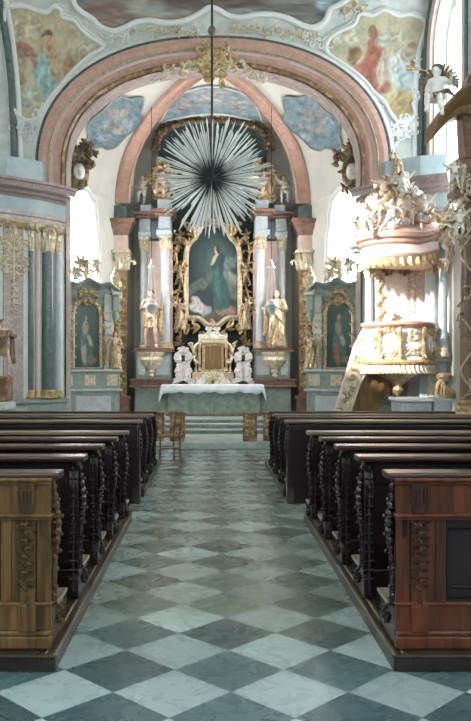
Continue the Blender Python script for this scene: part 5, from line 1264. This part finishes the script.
# stair behind a slanting parapet, with brown underside
stp = empty('pulpit_stair', (3.0, 15.6, 0), 'pulpit stair with slanting pale-gilt parapet and brown underside', 'staircase', world=True)
D = 15.45
MB().prism([(PX(a, D), PH(b_, D)) for a, b_ in ((332, 421), (347, 421), (360, 383), (374, 360), (372, 326), (366, 326), (355, 346))], D-.04, D+.05, 'y').build('parapet', 'palegold', stp, bevel=.012)
edge = [(PX(a, D), PH(b_, D)) for a, b_ in ((332, 421), (355, 346), (366, 325), (373, 325))]
MB().tube([(x, D, z) for x, z in edge], .03, 8).tube([(PX(a, D), D-.03, PH(b_, D)) for a, b_ in ((347, 421), (360, 383), (374, 360))], .022, 8).build('parapet_moulding', 'pinklight', stp)
g = MB(); R = random.Random(6)
for i in range(13): g.M = Matrix.Translation((PX(342+2.0*i, D), D-.05, PH(408-5.6*i, D))); g.scroll(0, 0, R.uniform(0, 6), .22, .014, R.choice((-1, 1)), 1.3, depth=.02); g.leaf(0, 0, R.uniform(0, 6), .12, .05, .02)
g.tube([(PX(340, D), D-.045, PH(414, D)), (PX(366, D), D-.045, PH(338, D))], .008, 6); g.build('parapet_relief', 'gold', stp)
MB().prism([(PX(a, D), PH(b_, D)) for a, b_ in ((347, 421), (360, 383), (374, 362), (384, 364), (390, 378), (384, 390), (374, 402), (368, 421))], 15.52, 15.6, 'y').build('soffit_wall', 'brownpanel', stp)
for i in range(8):
    z = .18*(i+1); x = PX(346, 15.8)+.085*i
    MB().box(x, x+.25, 15.62, 16.0, z-.18, z).build('step', 'brownpanel', stp, smooth=False)
# brown arched recess right of the pendant
MB()
ar = tag(MB().prism([(PX(a, 16.0), PH(b_, 16.0)) for a, b_ in ((398, 418), (396, 395), (402, 380), (410, 373), (420, 376), (425, 388), (426, 418))], 15.95, 16.12, 'y').build('arched_door', 'brownmarble', bevel=.01), 'dark brown arched doorway panel at the foot of the pulpit pier', 'door')
# side structure behind and right of the pulpit: blue columns, cornice, panelled pedestal
ss = empty('pulpit_colonnade', (3.8, 15.9, 0), 'pale blue marble columns and cornice on a panelled pedestal beside the pulpit', 'colonnade', world=True)
SSR = ss
D = 15.4
def bxp(nm, mt, a, b_, ya, yb, y0, y1, c=.01, DD=D): return MB().box(PX(a, DD), PX(b_, DD), y0, y1, PH(ya, DD), PH(yb, DD), c).build(nm, mt, ss)
bxp('pedestal', 'bluemarble', 420, 447, 412, 362, 15.4, 15.75); bxp('pedestal_cornice', 'column', 416, 450, 362, 357, 15.32, 15.78, .02); bxp('pedestal_base', 'column', 417, 449, 421, 405, 15.34, 15.75, .02)
m = MB(); m.M = Matrix.Translation((PX(433.5, D), 15.395, PH(383, D))); 
ov = [(.13*(1 if abs(cos(t)) > .7 else abs(cos(t))/.7)*math.copysign(1, cos(t)), .25*(1 if abs(sin(t)) > .7 else abs(sin(t))/.7)*math.copysign(1, sin(t))) for t in [2*pi*i/24 for i in range(24)]]
m.prism(ov, -.02, .0, 'y'); m.build('pedestal_panel', 'palegold', ss); m = MB(); m.M = Matrix.Translation((PX(433.5, D), 15.37, PH(383, D))); m.tube([(x, 0, z) for x, z in ov], .012, 6, closed=True); m.build('panel_moulding', 'bluemarble', ss)
sc_l = empty('pulpit_side_column', (PX(369, 16.05), 16.05, 1.1), 'slim pale blue marble column left of the pulpit backboard', 'column', world=True)
for px, r, yy in ((431, .105, 15.50), (443, .08, 15.10), (369, .08, 16.05)):
    ss = sc_l if px < 400 else SSR
    x = PX(px, yy); zb = PH(357, 15.5) if px > 400 else 1.1; zt = PH(262, 15.5)
    MB().lathe([(r*1.4, 0), (r*1.45, .06), (r*1.15, .10), (r*1.2, .13), (r, .16)], (x, yy, zb), 18).build('column_base', 'palegold', ss)
    MB().lathe([(r, .16), (r*1.0, .9), (r*.9, zt-zb-.24)], (x, yy, zb), 22).build('column_shaft', 'bluemarble', ss); capital_mb(r*.9, .24, c=(x, yy, zt-.24)).build('column_capital', 'palegold', ss)
for i, (a, b_, y0) in enumerate(((360, 376, 15.8), (421, 446, 15.3))):
    ss = sc_l if i == 0 else SSR; yb = 16.1 if i == 0 else 15.7
    bxp('architrave', 'blueplaster', a, b_, 262, 250, y0, yb, .01, 15.5); 
    w = MB(); w.box(PX(a-3, 15.5), PX(b_+3, 15.5), y0-.1, yb, PH(250, 15.5), PH(246, 15.5), .02).box(PX(a-6, 15.5), PX(b_+6, 15.5), y0-.2, yb, PH(246, 15.5), PH(241, 15.5), .02).build('cornice', 'blueplaster', ss)
m = MB(); m.M = Matrix.Translation((PX(445, 14.9), 14.95, PH(382, 14.9))) 
for i in range(6): m.leaf(0, .1-.03*i, radians(-90+(i-2.5)*16), .4, .09, .05)
m.ell((0, 0, .1), (.16, .1, .08), 10, 6); m.build('leafy_corbel', 'goldfig', ss)
# near gilded column of the nave altar at the right edge, with crowning figures
na = empty('nave_side_altar', (4.1, 13.3, 0), 'dark gilded column and cornice of a nave altar at the right edge', 'side altar', world=True)
D = 13.3
s = MB(); x = PX(466.5, D)
s.lathe([(.10, PH(400, D)), (.105, PH(330, D)), (.10, PH(250, D)), (.09, PH(200, D))], (x, D, 0), 24, mod=lambda a, z: 1+.10*cos(3*a+z*9)); s.build('twisted_shaft', 'brownmarble', na)
g = MB(); R = random.Random(15)
for i in range(44):
    z = PH(400-4.9*i, D); a = i*.9; g.M = Matrix.Translation((x, D, z)) @ Matrix.Rotation(a*.35-.8, 4, 'Z') @ Matrix.Translation((0, -.11, 0)); g.leaf(0, 0, R.uniform(0, 6), .12, .06, .04); 
    if i % 2: g.scroll(0, 0, R.uniform(0, 6), .15, .014, R.choice((-1, 1)), 1.3, depth=.03)
g.M = Matrix(); g.tube([(x+.11*cos(t*.5), D-.02-.10*abs(sin(t*.5)), PH(400, D)+t*.075) for t in range(42)], .02, 6); g.build('gilded_vine', 'goldfig', na)
MB().box(PX(456, D), PX(480, D), D-.2, D+.3, .0, PH(412, D), .02).build('pedestal', 'pinklight', na); MB().lathe([(.17, 0), (.18, .06), (.13, .1), (.15, .15), (.11, .2)], (x, D, PH(412, D)), 20).build('column_base', 'gold', na)
MB().box(PX(452, D), PX(482, D), D-.16, D+.3, PH(200, D), PH(190, D), .02).box(PX(455, D), PX(482, D), D-.12, D+.3, PH(190, D), PH(160, D), .02).build('entablature', 'brownmarble', na)
w = MB(); n = 18; v = []; f = []
for i in range(n+1):
    t = i/n; px = 430+42*t; py = 132-36*sin(t*pi*.55)
    c = P(px, py, 13.35); dr = .14+.20*t
    for dy, dz in ((-.42, 0), (-.46, .05), (-.38, .10), (.3, .10), (.3, -dr), (-.12, -dr), (-.16, -dr*.62), (-.30, -dr*.35)): v.append((c.x, c.y+dy, c.z+dz))
for i in range(n):
    for q in range(8): q2 = (q+1) % 8; f.append((i*8+q, (i+1)*8+q, (i+1)*8+q2, i*8+q2))
f += [tuple(range(8)), tuple(range(n*8, n*8+8))]
w.add(v, f).build('curved_pediment', 'brownpanel', na, auto=30)
w = MB(); w.M = Matrix.Translation(P(440, 168, 13.2)); 
for i in range(4): w.tube([(.06*i-.3, -.05, -.16+.10*i), (.05+.06*i, -.05, -.05-.14+.1*i)], .03, 6)
g = MB(); R = random.Random(22)
for i in range(30): g.M = Matrix.Translation(P(R.uniform(448, 470), R.uniform(168, 245), 13.15+R.uniform(-.1, .1))); g.scroll(0, 0, R.uniform(0, 6), .22, .020, R.choice((-1, 1)), 1.3, depth=.06); g.leaf(0, 0, R.uniform(0, 6), .15, .07, .04)
g.M = Matrix(); g.tube([P(454, 236, 13.2), P(460, 205, 13.2), P(464, 165, 13.2)], .05, 8); g.build('gilded_cluster', 'palegold', na)
place_figure('putto_fly', 'putto', P(455, 186, 12.95), .42, 'small pale winged putto among gilt scrolls at the right edge, upper of two', 'putto', ('whitefig', 'goldfig', 'bronze'), None, rz=-.3)
place_figure('putto_reach', 'putto', P(460, 236, 12.95), .45, 'small pale winged putto among gilt scrolls at the right edge, lower of two', 'putto', ('whitefig', 'goldfig', 'bronze'), None, rz=-.3)
w = MB().prism([(PX(a, 13.5), PH(b_, 13.5)) for a, b_ in ((462, 160), (460, 120), (462, 92), (466, 78), (474, 70), (486, 66), (486, 160))], 13.35, 13.7, 'y'); w.build('dark_crown', 'brownmarble', na, bevel=.02)
o = place_figure('putto_sit', 'trumpeting_angel', P(434, 104, 13.0), .95, 'seated angel with a trumpet on the curved pediment at upper right', 'angel', ('whitefig', 'bronze', 'bronze'), None, rz=-.5)
o.location = P(437, 123, 13.0)
t = MB(); t.tube([(-.10, -.26, .80), (-.22, -.34, .83), (-.40, -.42, .86)], [.012, .016, .05], 10); tt = t.build('trumpet', 'gold', o)
place_figure('putto_reach', 'putto', P(447, 262, 13.6), .62, 'small putto standing on the blue cornice right of the pulpit', 'putto', ('flesh', 'goldfig', 'bronze'), None, rz=.3)
# pair of stepped white marble blocks before the right pier
D = 13.9
cr = empty('marble_altar_block', (PX(425, D), D, 0), 'low pale blue marble block altar with a cloth-white top behind the right pews', 'altar', world=True)
MB().box(PX(400, D), PX(432, D), D, D+.7, 0, PH(402, D), .02).build('lower_block', 'column', cr); MB().box(PX(398, D), PX(433, D), D-.05, D+.75, PH(402, D), PH(398.5, D), .015).build('top_slab', 'cloth', cr); MB().box(PX(404, D), PX(428, D), D-.02, D+.01, PH(414, D), PH(405, D), .01).build('front_panel', 'bluemarble', cr)
MB().box(PX(433, D), PX(451, D), D-.1, D+.7, 0, PH(399, D), .02).build('side_block', 'bluemarble', cr)
# ================================================================ left edge: gilded figure and pedestal
le = empty('nave_altar_pedestal', (-3.75, 14.4, 0), 'low pale marble pedestal at the left edge behind the pews', 'pedestal', world=True)
D = 14.5; MB().box(PX(-12, D), PX(8, D), D-.1, D+.6, 0, PH(402, D), .02).build('block', 'column', le); MB().box(PX(-14, D), PX(19, D), D-.15, D+.65, 0, PH(409, D), .01).build('step', 'greenpale', le)
MB().box(PX(-14, D), PX(7, D), D-.0, D+.45, PH(402, D), PH(376, D), .02).build('console', 'goldbrown', le)
place_figure('saint_a', 'edge_figure', P(0, 375, D-.0)+Vector((0, .2, 0)), 1.0, 'dark gilded robed figure cut by the left picture edge', 'statue', ('flesh', 'bronze', 'bronze'), None, rz=.5)
# ================================================================ the great hanging glory of silver rays
SB = P(212, 178, 15.0)
gl = empty('hanging_glory', SB, 'great hanging burst of silver-white rays round a dark core in the chancel arch', 'glory')
MB().ell((0, 0, 0), .15, 20, 14).build('core', 'darkhub', gl)
R = random.Random(5); dirs = []
n = 0
while len(dirs) < 300:
    d = Vector((R.gauss(0, 1), R.gauss(0, 1)*.62, R.gauss(0, 1)))
    if d.length < .2: continue
    d.normalize()
    if abs(d.y) > .80: continue
    if any(d.dot(q[0]) > .9935 for q in dirs): continue
    if len(dirs) > 0 and n > 6000: pass
    n += 1; dirs.append((d, R.uniform(.80, 1.03)*(1.0 if R.random() > .2 else .86)*(1.14 if abs(d.z) > .6 else 1.08)))
    if n > 9000: break
def ray_mb(m, d, L):
    a = d*.07; b_ = d*L; c = d*(L*.93); u = d.cross(Vector((0, 1, 0))); u = u.normalized() if u.length > .1 else Vector((1, 0, 0)); w = d.cross(u)
    v = []
    for p, s in ((d*.26, .002), (d*L*.46, .0055), (c, .0135), (b_, .003)):
        v += [p+u*s, p+w*s*.5, p-u*s, p-w*s*.5]
    f = [(0,1,2,3), (15,14,13,12)]
    for j in range(3):
        for k_ in range(4): f.append((j*4+k_, j*4+(k_+1) % 4, j*4+4+(k_+1) % 4, j*4+4+k_))
    m.add(v, f)
dirs.sort(key=lambda q: -q[1]*sqrt(1-q[0].y**2))
for d, L in dirs[:100]:
    m = MB(); ray_mb(m, d, L); m.build('ray', 'silver', gl, smooth=False)
m = MB()
for d, L in dirs[100:]: ray_mb(m, d, L)
o = m.build('rays', 'silver', gl, smooth=False); o['kind'] = 'stuff'
m = MB()
for i in range(520):
    d = Vector((R.gauss(0, 1), R.gauss(0, 1), R.gauss(0, 1))).normalized(); m.tube([d*.08, d*R.uniform(.30, .48)], [.009, .005], 4)
o = m.build('inner_spikes', 'darkhub', gl, smooth=False); o['kind'] = 'stuff'
# its rod rises to the vault
top = None
zr = 9.75
q = (15.0-(DW-3.2))/3.2; ztop = H0+(H1-H0)*sqrt(1-q*q)
MB().tube([(0, 0, .1), (0, 0, ztop-SB.z+.02)], .022, 10).build('rod', 'iron', gl)
MB().lathe([(.02, -.10), (.05, -.08), (.085, 0), (.05, .08), (.02, .10)], (0, 0, PH(31, 15)-SB.z), 14).build('knob', 'bronze', gl)
MB().lathe([(.02, -.14), (.06, -.05), (.10, 0)], (0, 0, ztop-SB.z), 14).build('ceiling_rose', 'bronze', gl)
# ================================================================ frescoes, stucco frames and ornaments on the arch wall and vaults
def fresco(name, label, poly, bg, blobs, mapf, cell=1.1, frame='white', rad=.042, seed=0, double=True, nz=.07, frname='stucco_frame'):
    sm = [tuple(p) for p in smoothpts(poly, 4)]
    x0, x1 = min(p[0] for p in sm), max(p[0] for p in sm); y0, y1 = min(p[1] for p in sm), max(p[1] for p in sm)
    c = mapf((x0+x1)/2, (y0+y1)/2, 0)
    r = empty(name, c, label, 'fresco', world=True)
    picture('painting', lambda x, y: mapf(x, y, .03), sm, (x0, x1, y0, y1), max(8, int((x1-x0)/cell)), max(8, int((y1-y0)/cell)), lambda u, w: paintcol(u, w, bg, blobs, nz, 5, seed), 'paint', r)
    if frame:
        pts = [mapf(x, y, .045) for x, y in sm]
        MB().tube(pts, rad, 8, closed=True).build(frname, frame, r)
        if double:
            cx, cy = sum(p[0] for p in sm)/len(sm), sum(p[1] for p in sm)/len(sm)
            pts = [mapf(x+(1 if x > cx else -1)*2.4*min(1, abs(x-cx)/12), y+(1 if y > cy else -1)*2.4*min(1, abs(y-cy)/12), .03) for x, y in sm]
            MB().tube(pts, rad*.55, 6, closed=True).build('outer_moulding', 'stucco', r)
    return r
sl = [(5,10),(14,6),(25,6),(36,10),(47,12),(54,6),(61,9),(63,17),(74,20),(80,28),(90,37),(104,47),(92,54),(80,64),(70,74),(60,86),(51,96),(45,106),(38,118),(26,120),(15,112),(12,95),(9,70),(6,40)]
def bgl(u, w): return (.54-.04*w+.05*u, .49-.03*w, .33)
bl_l = [(.45,.40,.10,.10,0,(.52,.36,.24),.2), (.44,.25,.055,.055,0,(.20,.11,.08),.2), (.43,.30,.05,.05,0,(.56,.38,.26),.2), (.24,.42,.24,.05,.35,(.42,.22,.17),.3), (.35,.52,.12,.06,.6,(.40,.26,.20),.3), (.42,.62,.10,.22,-.25,(.34,.50,.46),.25), (.50,.52,.04,.16,-.1,(.50,.34,.20),.3),
        (.66,.55,.08,.14,0,(.42,.27,.15),.3), (.68,.63,.07,.04,0,(.16,.12,.08),.3), (.24,.80,.13,.10,.3,(.46,.52,.44),.3), (.35,.88,.12,.06,0,(.58,.50,.36),.3), (.78,.42,.12,.10,0,(.48,.42,.28),.4), (.2,.2,.18,.1,0,(.60,.54,.38),.5), (.14,.6,.08,.2,.1,(.44,.36,.23),.4), (.86,.3,.1,.1,.4,(.52,.50,.38),.4)]
fresco('pendentive_fresco', 'fresco of a bearded man in a pale green robe, left of the great arch', sl, bgl, bl_l, surfD, seed=2)
sr = [(326,51),(330,38),(344,29),(354,24),(360,13),(372,15),(384,9),(398,15),(412,14),(424,20),(428,34),(427,55),(424,80),(421,96),(413,103),(415,114),(408,121),(398,122),(390,112),(384,101),(374,92),(366,82),(355,72),(342,63)]
bl_r = [(.46,.42,.10,.20,.35,(.42,.17,.12),.25), (.38,.60,.14,.14,.5,(.46,.18,.13),.3), (.27,.40,.06,.10,.2,(.32,.20,.12),.3), (.50,.66,.14,.10,.2,(.36,.16,.12),.3), (.46,.20,.05,.055,0,(.30,.18,.10),.3), (.72,.50,.12,.16,-.5,(.50,.52,.48),.25), (.80,.62,.13,.12,.2,(.42,.50,.48),.3), (.82,.36,.10,.04,-.7,(.44,.34,.26),.3),
        (.88,.50,.06,.07,0,(.30,.17,.14),.3), (.60,.26,.12,.05,-.4,(.46,.46,.38),.4), (.74,.84,.13,.12,0,(.44,.34,.18),.3), (.70,.22,.1,.07,.3,(.50,.46,.34),.4), (.2,.25,.14,.1,0,(.56,.53,.38),.5), (.56,.5,.05,.18,.2,(.52,.44,.34),.3), (.66,.4,.04,.04,0,(.56,.42,.30),.3)]
def bgr(u, w): return (.50+.04*w, .48, .33)
fresco('pendentive_fresco', 'fresco of a seated figure in red with a pale companion, right of the great arch', sr, bgr, bl_r, surfD, seed=4)
# ceiling fresco above the arch, its wavy stucco frame
top = [(72,-30),(74,0),(80,10),(92,18),(100,26),(112,31),(124,28),(136,22),(150,20),(163,22),(176,22),(188,19),(200,13),(209,7),(218,9),(228,15),(242,17),(256,14),(272,14),(288,18),(302,25),(314,27),(325,20),(330,8),(342,2),(352,-8),(356,-30)]
blt = [(.18,.75,.14,.2,0,(.28,.20,.17),.4), (.35,.62,.12,.14,.3,(.34,.36,.32),.4), (.50,.55,.16,.12,0,(.16,.12,.11),.4), (.62,.72,.10,.10,0,(.30,.34,.33),.4), (.75,.68,.13,.12,.2,(.17,.17,.15),.4), (.88,.60,.07,.12,0,(.32,.42,.48),.3), (.28,.45,.1,.1,0,(.36,.30,.26),.4), (.45,.78,.16,.07,0,(.27,.23,.17),.4)]
fresco('ceiling_fresco', 'dark brown and grey clouded fresco over the crown of the great arch', top, (.23,.23,.20), blt, surfD, cell=2.2, rad=.06, seed=6, nz=.10)
# cloud-shaped blue frescoes between arch and ribs, and the one above the high altar
def cloudpoly(cx, cy, rx, ry, ang, n=22, amp=.09, k=6, ph=0):
    out = []
    for i in range(n):
        a = 2*pi*i/n; r = 1+amp*cos(k*a+ph); x, y = rx*r*cos(a), ry*r*sin(a); out.append((cx+x*cos(ang)-y*sin(ang), cy+x*sin(ang)+y*cos(ang)))
    return out
bb_ = [(.5,.35,.20,.12,.3,(.24,.26,.25),.6), (.62,.3,.10,.06,0,(.34,.30,.27),.5), (.35,.55,.16,.10,-.3,(.22,.27,.29),.6), (.55,.62,.14,.09,.2,(.28,.28,.26),.5), (.3,.78,.18,.08,0,(.24,.30,.36),.5), (.75,.5,.1,.1,0,(.28,.36,.42),.5)]
fresco('cloud_fresco', 'blue cloud-shaped fresco on the vault left of the apse rib', cloudpoly(114, 122, 35, 19, -.72), (.16,.225,.265), bb_, onDome, frame='greenpale', rad=.02, seed=8, double=False, nz=.12)
fresco('cloud_fresco', 'blue cloud-shaped fresco on the vault right of the apse rib', cloudpoly(313, 122, 36, 20, .72), (.18,.26,.31), bb_[::-1], onDome, frame='greenpale', rad=.02, seed=9, double=False, nz=.12)
ap = [(166,110),(170,100),(180,92),(192,88),(204,85),(218,85),(232,88),(244,92),(254,101),(258,110),(262,122),(250,118),(212,112),(172,118),(160,122)]
fresco('apse_fresco', 'blue sky fresco in the apse vault just above the dark canopy of the high altar', ap, (.24,.33,.38), [(.5,.3,.2,.2,0,(.36,.38,.38),.5), (.25,.5,.1,.2,.3,(.32,.31,.31),.5), (.75,.5,.12,.2,-.3,(.34,.36,.36),.5)], onDome, frame='white', rad=.025, seed=10, double=False, nz=.12)
# stucco trellis and scroll ornament between the frames and the arch
def wall_orn(pts, nm, lab, mt='stucco', L=.32, r=.022, seed=0, mapf=surfD, k=3, grp=None, lf=1):
    R = random.Random(seed); g = MB(); c = None
    prev = None
    for px, py in pts:
        q = mapf(px, py, .03); c = c or q; g.M = Matrix.Translation(q)
        for j in range(k): g.M = Matrix.Translation(q+Vector((R.uniform(-.12, .12), 0, R.uniform(-.10, .10)))); g.scroll(0, 0, R.uniform(0, 6.3), L*R.uniform(.7, 1.1), r, R.choice((-1, 1)), 1.3, depth=.04)
        for j in range(lf): g.leaf(0, 0, R.uniform(0, 6.3), L*.6, L*.28, .03)
        g.M = Matrix()
        if prev is not None: g.tube([prev, q], r*.6, 5)
        prev = q
    return tag(g.build('stucco_ornament' if mt != 'gold' and mt != 'palegold' else 'gilded_ornament', mt), lab, 'ornament', grp)
wall_orn([(138+6*i, 33-3*sin(pi*i/10)) for i in range(11)], 'a', 'white trellis stucco under the ceiling fresco, left of the crown of the arch', 'palegold', .2, .016, 1)
wall_orn([(228+6*i, 28+.45*i*i*.12) for i in range(15)], 'a', 'white trellis stucco under the ceiling fresco, right of the crown of the arch', 'palegold', .2, .016, 2)
wall_orn([(106+5*i, 38-.8*i) for i in range(6)], 'a', 'white scrollwork between the left fresco and the arch', 'white', .26, .018, 3)
wall_orn([(310+5*i, 38+1.6*i) for i in range(5)], 'a', 'white scrollwork between the arch and the right fresco', 'white', .26, .018, 4)
wall_orn([(45-1.5*i, 112+5*i*1.0) for i in range(7)]+[(24, 136), (18, 128), (30, 128)], 'a', 'white scrolls beneath the left fresco', 'white', .3, .02, 5)
wall_orn([(392+3*i, 130-1*i) for i in range(8)]+[(404, 138), (396, 138), (408, 131)], 'a', 'white scrolls beneath the right fresco', 'white', .3, .02, 6)
wall_orn([(96-5.5*i, 60+6.2*i) for i in range(10)], 'a', 'rope of stucco foliage between the left fresco and the arch', 'stucco', .2, .018, 7, k=2)
wall_orn([(336+5.2*i, 66+6.2*i) for i in range(11)], 'a', 'rope of stucco foliage between the right fresco and the arch', 'stucco', .2, .018, 8, k=2)
wall_orn([(420, 60+9*i) for i in range(4)], 'a', 'curling stucco scroll on the right fresco frame', 'white', .22, .02, 9, k=2)
wall_orn([(346+3*i, 14-3*i) for i in range(5)], 'a', 'gilded shell scroll between the ceiling fresco and the right fresco', 'palegold', .3, .02, 10)
# gilded keystone cartouche and swags on the arch soffit
def keymap(px, py, off): return P(px, py, DW-.13-off)
wall_orn([(213, 58), (208, 64), (218, 64), (203, 57), (223, 57), (213, 50), (197, 66), (229, 66), (213, 70), (205, 74), (221, 74)], 'k', 'gilded keystone cartouche at the crown of the great arch', 'gold', .36, .036, 11, keymap, 3, lf=3)
wall_orn([(194-7*i, 68+1.6*i+.5*i*i*.3) for i in range(5)], 'k', 'gilded garland left of the keystone', 'palegold', .28, .026, 12, keymap, 3)
wall_orn([(233+7*i, 68+1.6*i+.5*i*i*.3) for i in range(5)], 'k', 'gilded garland right of the keystone', 'palegold', .28, .026, 13, keymap, 3)
# light relief dabs along the pink ribs
# ================================================================ light
w = bpy.data.worlds.new('sky'); S.world = w; w.use_nodes = True
bg = w.node_tree.nodes['Background']; sk = w.node_tree.nodes.new('ShaderNodeTexSky')
try: sk.sky_type = 'NISHITA'; sk.sun_disc = False; sk.sun_elevation = radians(30)
except Exception: pass
w.node_tree.links.new(sk.outputs[0], bg.inputs[0]); bg.inputs[1].default_value = .35
sun = bpy.data.lights.new('sun', 'SUN'); so_ = bpy.data.objects.new('sun', sun); COL.objects.link(so_)
sun.energy = 14; sun.color = (1, .90, .84); sun.angle = radians(2.5)
tgt = Vector((3.35, 15.2, 3.3)); src = Vector((-4.4, 9.4, 7.2)); so_.rotation_euler = (tgt-src).to_track_quat('-Z', 'Y').to_euler(); so_.location = src*1.5-tgt*.5
def area(name, loc, rot, sx, sy, e, col=(1,1,1)):
    l = bpy.data.lights.new(name, 'AREA'); l.shape = 'RECTANGLE'; l.size = sx; l.size_y = sy; l.energy = e; l.color = col
    o = bpy.data.objects.new(name, l); COL.objects.link(o); o.location = loc; o.rotation_euler = rot; return o
S.view_settings.view_transform = 'Standard'; S.view_settings.look = 'None'; S.view_settings.gamma = 1; S.view_settings.exposure = 0.45
S.view_settings.use_curve_mapping = False
